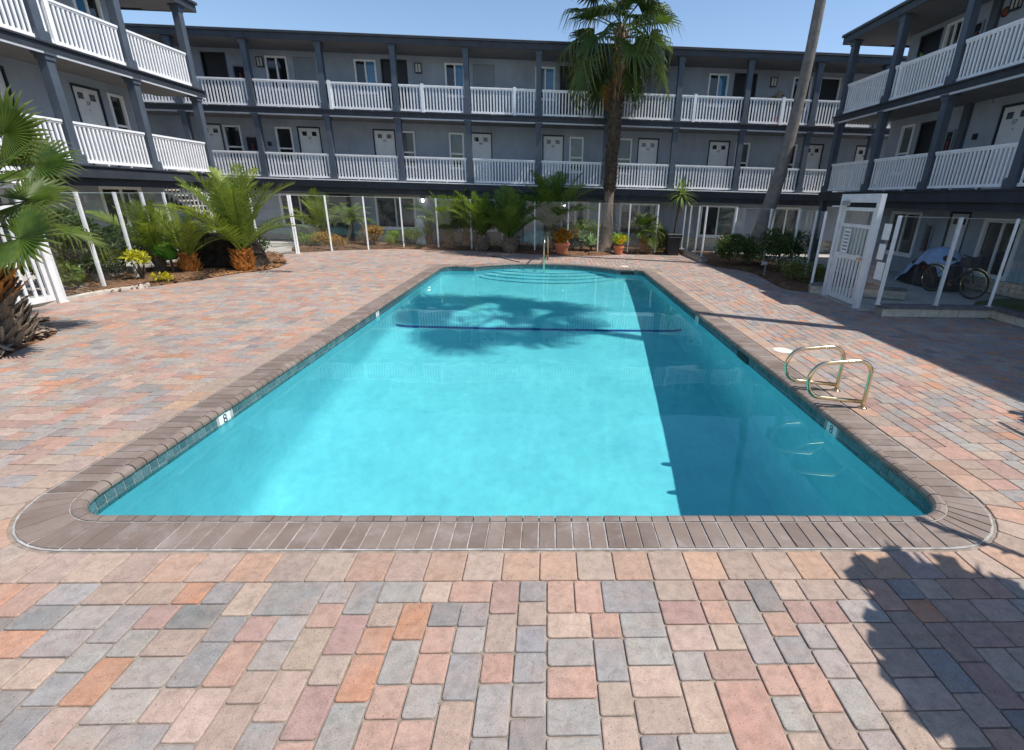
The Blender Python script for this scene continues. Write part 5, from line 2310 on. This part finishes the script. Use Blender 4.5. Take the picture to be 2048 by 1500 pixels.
# --- shrubs
def leaf_cloud(m, c, r, n, size, clumps=14, flat=1.0, lean=.5):
    cl = []
    for k in range(clumps):
        a, b = R.uniform(0, 2 * pi), math.acos(R.uniform(-.75, 1))
        q = R.uniform(.35, .85)
        cl.append((c[0] + r[0] * q * sin(b) * cos(a), c[1] + r[1] * q * sin(b) * sin(a), c[2] + r[2] * q * cos(b), R.uniform(.28, .5)))
    for k in range(n):
        x, y, z, s = R.choice(cl)
        d = Vector((R.gauss(0, 1), R.gauss(0, 1), R.gauss(0, 1))).normalized()
        q = s * R.uniform(.45, 1.05)
        p = Vector((x + d.x * r[0] * q, y + d.y * r[1] * q, z + d.z * r[2] * q))
        if p.z < .02:
            p.z = .02 + R.random() * .1
        ax = (d * .7 + Vector((R.uniform(-1, 1), R.uniform(-1, 1), R.uniform(-.6, .9)))).normalized()
        nn = ax.cross(Vector((R.uniform(-1, 1), R.uniform(-1, 1), R.uniform(-1, 1)))).normalized()
        l = size * R.uniform(.7, 1.35)
        w = nn * l * .26
        up = ax.cross(nn) * l * .08
        b = len(m.v)
        m.v += [tuple(p), tuple(p + ax * l * .5 + w + up), tuple(p + ax * l), tuple(p + ax * l * .5 - w + up)]
        m.f += [(b, b + 1, b + 2), (b, b + 2, b + 3)]


def shrub(name, label, cat, base, r, n, size, mat, h0=None, clumps=14, stems=5, z0=0.0, group=None):
    g = thing(name, label, cat, (*base, z0), group)
    cz = z0 + (h0 if h0 is not None else r[2] * .95)
    m = MB()
    for k in range(stems):
        a = 2 * pi * k / stems + R.uniform(-.4, .4)
        tip = (base[0] + r[0] * .55 * cos(a), base[1] + r[1] * .55 * sin(a), cz + r[2] * R.uniform(-.2, .4))
        mid = (base[0] + r[0] * .25 * cos(a + .3), base[1] + r[1] * .25 * sin(a + .3), z0 + (cz - z0) * .5)
        m.tube([(*base, z0), mid, tip], [.022, .015, .006], 5)
    m.build('stems', M['stem'], g)
    m = MB()
    leaf_cloud(m, (base[0], base[1], cz), r, n, size, clumps)
    m.build('foliage', M[mat], g)
    return g


SG = 'shrubs in the planting beds'
shrub('shrub', 'dark green bush just behind the left gate post', 'shrub', (-9.95, 9.9), (.5, .6, .48), 2600, .085, 'shrub_light', .5, group=SG)
shrub('shrub', 'tall dense dark hedge bush behind the left fence, right of the gate', 'shrub', (-10.3, 11.0), (.85, .9, .75), 6500, .095, 'shrub', .78, 26, group=SG)
shrub('shrub', 'dark bush behind the left fence at the foot of the slender date palm', 'shrub', (-10.9, 12.6), (.8, .9, .6), 3600, .09, 'shrub', .6, 20, group=SG)
shrub('croton', 'yellow-leaved croton beside the second left fence post', 'shrub', (-9.2, 11.2), (.30, .25, .14), 150, .11, 'yellow', .56, 6, group=SG)
shrub('croton', 'low bright yellow sprig at the front edge of the left bed', 'shrub', (-8.72, 11.05), (.19, .22, .12), 75, .10, 'yellow', .16, 4, group=SG)
shrub('shrub', 'dark leafy shrub left of the leaning palm in the right bed', 'shrub', (6.25, 16.3), (.62, .6, .55), 2600, .085, 'shrub', .68, 15, group=SG)
shrub('shrub', 'dark leafy shrub right of the leaning palm in the right bed', 'shrub', (7.3, 14.9), (.85, .7, .55), 3600, .085, 'shrub', .82, 18, group=SG)
shrub('shrub', 'dark shrub wrapped around the foot of the leaning palm', 'shrub', (6.95, 16.1), (.5, .4, .5), 1300, .08, 'shrub', .5, 12, group=SG)
shrub('shrub', 'low brown-green spreading shrub next to the right gate', 'shrub', (7.05, 13.0), (.75, .9, .34), 2000, .06, 'cover_green', .32, 18, group=SG)
shrub('shrub', 'trimmed dark hedge bush behind the trash bin', 'shrub', (4.75, 20.7), (.85, .5, .5), 3200, .075, 'shrub', .52, 20, group=SG)
shrub('shrub', 'green hedge bush behind the fan palm trunk', 'shrub', (1.75, 21.2), (1.1, .4, .42), 1800, .08, 'shrub_light', .8, 18, group=SG)
shrub('croton', 'orange and yellow croton bush right of the pygmy palm', 'shrub', (-7.1, 20.1), (.55, .45, .50), 1500, .10, 'croton', .50, 14, group=SG)
shrub('shrub', 'bright lime shrub below the second sliding window', 'shrub', (-6.25, 20.3), (.36, .35, .36), 1300, .05, 'shrub_lime', .36, 12, group=SG)
shrub('shrub', 'lime green mound beside the white cover', 'shrub', (-5.55, 20.5), (.45, .4, .30), 900, .06, 'shrub_lime', .55, 10, group=SG)
shrub('shrub', 'light green ground shrub left of the third fence post', 'shrub', (-9.3, 19.6), (.75, .6, .32), 1500, .07, 'shrub_light', .3, 14, group=SG)
shrub('shrub', 'yellow-green low shrub in front of the upright date palm', 'shrub', (-8.5, 19.4), (.7, .45, .30), 1300, .07, 'croton', .28, 14, group=SG)
shrub('shrub', 'dusty dark shrub behind the big stump', 'shrub', (-9.3, 15.6), (.6, .6, .45), 1500, .07, 'shrub', .45, 12, group=SG)
shrub('croton', 'small croton behind the large orange flower pot', 'shrub', (1.0, 19.9), (.40, .3, .32), 700, .10, 'croton', .58, 9, group=SG)
shrub('shrub', 'green shrub under the tallest far date palm', 'shrub', (.35, 20.7), (.5, .4, .4), 900, .08, 'shrub', .45, 10, group=SG)
# low ground cover of the far bed
m = MB()
for k in range(46):
    x, y = R.uniform(-8.6, 5), R.uniform(19.95, 21.9)
    leaf_cloud(m, (x, y, .1), (.28, .25, .13), 70, .06, 4)
stuff(m.build('ground_cover', M['cover_green']))


# --- agave, broad leaves, dracaena
def blade(m, base, d, L, w, curve=.3, n=5, thick=0.0, fold=.25):
    d = Vector(d).normalized()
    side = d.cross(Vector((0, 0, 1)))
    if side.length < .05:
        side = Vector((1, 0, 0))
    side.normalize()
    rows = []
    p = Vector(base)
    for i in range(n + 1):
        t = i / n
        ww = w * (sin(pi * min(.98, .22 + .78 * t)) ** .8 if t < 1 else .02)
        up = side.cross(d).normalized()
        rows.append((tuple(p - side * ww + up * ww * fold), tuple(p), tuple(p + side * ww + up * ww * fold)))
        d = (d + Vector((0, 0, -curve / n))).normalized()
        p = p + d * L / n
    for A, Bq in zip(rows, rows[1:]):
        m.quad(A[0], A[1], Bq[1], Bq[0])
        m.quad(A[1], A[2], Bq[2], Bq[1])


def rosette(name, label, cat, c, n, L, w, mat, z, el=(80, 10), curve=.3, stem=None, stem_r=.04):
    g = thing(name, label, cat, (c[0], c[1], 0))
    if stem:
        m = MB()
        m.tube(stem, [stem_r * (1 - .3 * i / len(stem)) for i in range(len(stem))], 8)
        m.build('stem', M['stem'], g)
    for k in range(n):
        t = (k + .5) / n
        e = radians(el[0] + (el[1] - el[0]) * t) + R.uniform(-.1, .1)
        a = k * 2.39996
        m = MB()
        l = L * R.uniform(.85, 1.1)
        blade(m, (c[0], c[1], z), (cos(a) * cos(e), sin(a) * cos(e), sin(e)), l, w, curve * R.uniform(.6, 1.3))
        m.build('leaf', M[mat], g, loc=(c[0], c[1], z), smooth=True)
    return g


rosette('agave', 'pale green agave rosette left of the tall fan palm trunk, larger', 'agave', (1.35, 19.9), 20, .58, .085, 'agave', .42, (85, 5), .35, [(1.35, 19.9, 0), (1.35, 19.9, .42)], .06)
rosette('agave', 'pale green agave rosette touching the tall fan palm trunk, smaller and lower', 'agave', (1.72, 19.55), 18, .50, .08, 'agave', .30, (85, 10), .3, [(1.72, 19.55, 0), (1.72, 19.55, .3)], .05)
rosette('dracaena', 'thin-stemmed dracaena with one spiky head above the trash bin', 'dracaena', (5.42, 20.5), 60, .78, .024, 'drac', 2.30, (88, -50), .7, [(5.3, 20.5, 0), (5.28, 20.5, .8), (5.33, 20.5, 1.5), (5.42, 20.5, 2.3)], .055)
rosette('banana_plant', 'broad-leaved green plant behind the small yellow flower pot', 'plant', (2.95, 20.1), 8, .62, .13, 'bigleaf', .45, (75, 15), .7, [(2.95, 20.1, 0), (2.95, 20.1, .5)], .05)
rosette('bird_of_paradise', 'plant with one big round green leaf between the two left date palms', 'plant', (-9.35, 12.35), 5, .55, .20, 'bigleaf', .35, (80, 25), .5, [(-9.35, 12.35, 0), (-9.35, 12.35, .38)], .03)


# --- potted plants
def potted(label, c, rp, hp, pmat, r, n, size, mats):
    g = thing('potted_plant', label, 'pot plant', (*c, 0))
    m = MB()
    m.lathe([(rp * .68, 0.02), (rp * .78, hp * .35), (rp * .92, hp * .78), (rp * 1.06, hp * .78), (rp * 1.08, hp), (rp * .95, hp), (rp * .9, hp * .85)], (*c, 0), 26)
    m.build('pot', M[pmat], g, smooth=False)
    for k, mt in enumerate(mats):
        m = MB()
        leaf_cloud(m, (c[0] + .05 * k, c[1], hp + r * .75), (r, r, r * .75), n, size, 8)
        m.build('foliage', M[mt], g)
    return g


potted('large terracotta pot with orange succulent at the far deck edge', (.52, 18.85), .29, .44, 'terracotta', .36, 420, .10, ('orange', 'croton'))
potted('small terracotta pot with yellow flowers right of the palm trunk', (2.80, 19.35), .21, .33, 'terracotta', .30, 320, .08, ('yellowflower', 'shrub_lime'))
g = thing('potted_plant', 'broad-leaved pot plant on the right wing top balcony', 'pot plant', (10.75, 15.2, Z3))
m = MB()
m.lathe([(.12, 0), (.17, .3), (.18, .32), (.15, .32)], (10.75, 15.2, Z3), 16)
m.build('pot', M['terracotta'], g)
for k in range(9):
    m = MB()
    a = k * 2.4
    blade(m, (10.75, 15.2, Z3 + .35), (cos(a) * .5, sin(a) * .5, 1), 1.0 * R.uniform(.8, 1.1), .16, .5)
    m.build('leaf', M['bigleaf'], g, smooth=True)
g = thing('potted_plant', 'dry orange plant on the top balcony right of the tall palm', 'pot plant', (9.35, 21.8, Z3))
m = MB()
m.lathe([(.14, 0), (.2, .35), (.22, .38), (.17, .38)], (9.35, 21.8, Z3), 16)
m.build('pot', M['terracotta'], g)
m = MB()
leaf_cloud(m, (9.4, 21.8, Z3 + .85), (.35, .3, .4), 420, .11, 7)
m.build('foliage', M['croton'], g)

# --- the stump
g = thing('tree_stump', 'big dark rotting tree stump in the left bed', 'stump', (-9.12, 13.75, 0))
m = MB()
n_ = 40
rows = []
for k, (rr, z) in enumerate([(1.05, 0), (.92, .12), (.82, .32), (.77, .58), (.72, .78), (.62, .87), (.42, .85), (.15, .80)]):
    row = []
    for j in range(n_):
        a = 2 * pi * j / n_
        nz = noise.noise(Vector((cos(a) * 2.2, sin(a) * 2.2, z * 1.5))) * .16 + noise.noise(Vector((cos(a) * 6, sin(a) * 6, z * 3))) * .07
        q = rr * (1 + nz)
        row.append((-9.0 + q * cos(a) * 1.15, 13.85 + q * sin(a) * .85, z + (.12 * noise.noise(Vector((cos(a) * q * 2, sin(a) * q * 2, 7))) if k > 3 else 0)))
    rows.append(row)
for A, Bq in zip(rows, rows[1:]):
    for j in range(n_):
        j2 = (j + 1) % n_
        m.quad(A[j], A[j2], Bq[j2], Bq[j])
m.quad(*rows[-1])
m.build('stump_wood', M['stumpbark'], g, smooth=True)
m = MB()
for k in range(140):
    a = R.uniform(0, 2 * pi)
    q = R.uniform(.62, 1.0)
    p = Vector((-9.0 + q * cos(a) * 1.15, 13.85 + q * sin(a) * .85, R.uniform(.0, .6) * (1.1 - q) + .03))
    m.tube([p, p + Vector((cos(a) * .15, sin(a) * .15, -.12)), p + Vector((cos(a) * .3, sin(a) * .3, -.22 if p.z > .25 else -.04))], [.02, .014, .006], 4)
m.build('root_fibres', M['stumpbark'], g)

# ------------------------------------------------------------------ BIN, COVERS, BIKES
g = thing('trash_bin', 'black plastic trash bin at the far right corner of the deck', 'bin', (5.02, 19.62, 0))
m = MB()
c = (5.02, 19.62)
lo, hi = .21, .27
for (r0, z0, r1, z1) in ((lo, .0, hi, .74),):
    p = [(c[0] - r0, c[1] - r0, z0), (c[0] + r0, c[1] - r0, z0), (c[0] + r0, c[1] + r0, z0), (c[0] - r0, c[1] + r0, z0)]
    q = [(c[0] - r1, c[1] - r1, z1), (c[0] + r1, c[1] - r1, z1), (c[0] + r1, c[1] + r1, z1), (c[0] - r1, c[1] + r1, z1)]
    for k in range(4):
        k2 = (k + 1) % 4
        m.quad(p[k], p[k2], q[k2], q[k])
    m.quad(*p[::-1])
m.build('body', M['black'], g)
m = MB()
m.box(c[0] - .30, c[0] + .30, c[1] - .30, c[1] + .30, .742, .80)
m.prism([(c[0] - .28, c[1] - .28), (c[0] + .28, c[1] - .28), (c[0] + .28, c[1] + .28), (c[0] - .28, c[1] + .28)], .80, .84, .03)
m.build('lid', M['black'], g)
m = MB()
m.tube([(c[0] - .22, c[1] - .31, .70), (c[0] + .22, c[1] - .31, .70)], .018, 6)
m.build('handle', M['black'], g)


def drape(name, label, cat, c, prof_fn, nx, ny, sx, sy, mat):
    m = MB()
    ids = []
    for j in range(ny + 1):
        for i in range(nx + 1):
            u, v = i / nx * 2 - 1, j / ny * 2 - 1
            z = prof_fn(u, v)
            ids.append(len(m.v))
            k = 1 + .05 * noise.noise(Vector((u * 4, v * 4, 2)))
            m.v.append((c[0] + u * sx * k, c[1] + v * sy * k, max(.02, z + .03 * noise.noise(Vector((u * 6, v * 6, 5))))))
    for j in range(ny):
        for i in range(nx):
            a = j * (nx + 1) + i
            m.f.append((a, a + 1, a + nx + 2, a + nx + 1))
    return tag(m.build(name, M[mat], loc=(*c, 0), smooth=True), label, cat)


def cov(u, v):
    r = sqrt(u * u + v * v)
    a = atan2(v, u)
    return max(0.0, 1.18 * (1 - max(0, r - .30) / .62 * .9) + .05 * sin(a * 9) * r) if r < .95 else .05


drape('covered_grill', 'object under a crumpled white cover below the second sliding window', 'cover', (-5.35, 21.2), cov, 26, 26, .52, .45, 'cover')


def moto_body(u, v):
    h = .80 + .12 * cos(v * 2) - .30 * max(0, v)
    return h * (1 - abs(u) ** 5) * (1 - abs(v) ** 8) + .02


def tarp_top(u, v):
    # rides over the seat and tank, sloping to the rear wheel
    k = [(-1, .80), (-.7, 1.06), (-.2, 1.12), (.1, 1.04), (.5, .74), (1, .38)]
    for (a, za), (b, zb) in zip(k, k[1:]):
        if v <= b:
            t = (v - a) / (b - a)
            h = za + (zb - za) * t * t * (3 - 2 * t)
            break
    return h - .42 * abs(u) ** 2.2 - .05 * abs(sin(v * 7 + u * 2))


cm = drape('covered_motorcycle', 'motorcycle under a light blue tarp behind the right glass fence', 'motorcycle', (10.75, 13.1), moto_body, 14, 26, .34, .9, 'black')
mb_ = drape('tarp', '', '', (10.75, 13.15), tarp_top, 18, 36, .40, .85, 'tarp')
for k_ in ('label', 'category'):
    del mb_[k_]
mb_.parent = cm
mb_.location = Vector((10.75, 13.15, 0)) - Vector((10.75, 13.1, 0))


def bicycle(label, c, az, frame_mat='bike', rim='chrome'):
    g = thing('bicycle', label, 'bicycle', (*c, 0))
    ax = Vector((cos(az), sin(az), 0))
    o = Vector((*c, 0))
    r = .335
    P = lambda s, z, side=0: o + ax * s + Vector((-ax.y, ax.x, 0)) * side + Vector((0, 0, z))
    for s in (-.52, .52):
        w = MB()
        w.tube([P(s + r * cos(a), r + .01 + r * sin(a)) for a in [2 * pi * k / 28 for k in range(28)]], .022, 6, closed=True)
        wo = w.build('tyre', M['rubber'], g, loc=tuple(P(s, r)), smooth=True)
        w = MB()
        w.tube([P(s + (r - .03) * cos(a), r + .01 + (r - .03) * sin(a)) for a in [2 * pi * k / 28 for k in range(28)]], .011, 5, closed=True)
        for k in range(14):
            a = 2 * pi * k / 14
            w.tube([P(s, r + .01), P(s + (r - .03) * cos(a), r + .01 + (r - .03) * sin(a))], .0022, 3)
        w.build('rim', M[rim], wo)
        w = MB()
        w.tube([P(s + (r + .045) * cos(a), r + .01 + (r + .045) * sin(a)) for a in [radians(20 + 10 * k) for k in range(15)]], .012, 5)
        w.build('mudguard', M['chrome'], g)
    m = MB()
    bb, st, hd, hd2 = P(-.08, .30), P(-.22, .80), P(.36, .78), P(.40, .62)
    for a, b, rr in ((bb, st, .017), (bb, hd2, .02), (P(-.19, .70), hd, .017), (P(-.52, .345), bb, .011), (P(-.52, .345), P(-.2, .72), .010), (hd, P(.52, .345), .015), (hd, P(.33, .95), .014)):
        m.tube([a, b], rr, 8)
    m.build('frame', M[frame_mat], g, smooth=True)
    m = MB()
    m.tube([P(.30, 1.02, -.30), P(.38, .98, -.15), P(.34, .96, 0), P(.38, .98, .15), P(.30, 1.02, .30)], .013, 7)
    m.build('handlebar', M['black'], g, smooth=True)
    m = MB()
    m.tube([P(-.36, .86), P(-.28, .88), P(-.15, .87), P(-.05, .85)], [.07, .085, .05, .02], 8)
    m.build('saddle', M['black'], g, smooth=True)
    m = MB()
    m.lathe([(.085, -.008), (.09, 0), (.085, .008)], (0, 0, 0), 18)
    cr_ = put('crankset', m.mesh('crankset', M['chrome']), tuple(P(-.08, .30, .03)), g, (pi / 2, 0, az))
    m = MB()
    m.obox(P(.30, 0)[:2], ax[:2], .13, .17, .72, .95)
    m.build('basket_bag', M['black'], g)
    m = MB()
    p = P(-.86, .56)
    m.tube([p, p + ax * -.03], .03, 8)
    m.build('reflector', M['red'], g)
    return g


bicycle('black bicycle with a red reflector parked by the blue tarp', (10.25, 11.75), radians(-78))
bicycle('red and white bicycle half hidden behind the big stump', (-11.2, 16.4), radians(20))

# path lamp in the right bed
g = thing('path_light', 'short grey path light among the dark shrubs of the right bed', 'lamp', (6.5, 14.2, 0))
m = MB()
m.tube([(6.5, 14.2, .02), (6.5, 14.2, .33)], .018, 8)
m.build('stake', M['pathlamp'], g)
m = MB()
m.lathe([(.03, .33), (.07, .36), (.055, .42), (.01, .44)], (6.5, 14.2, 0), 12)
m.build('head', M['pathlamp'], g)
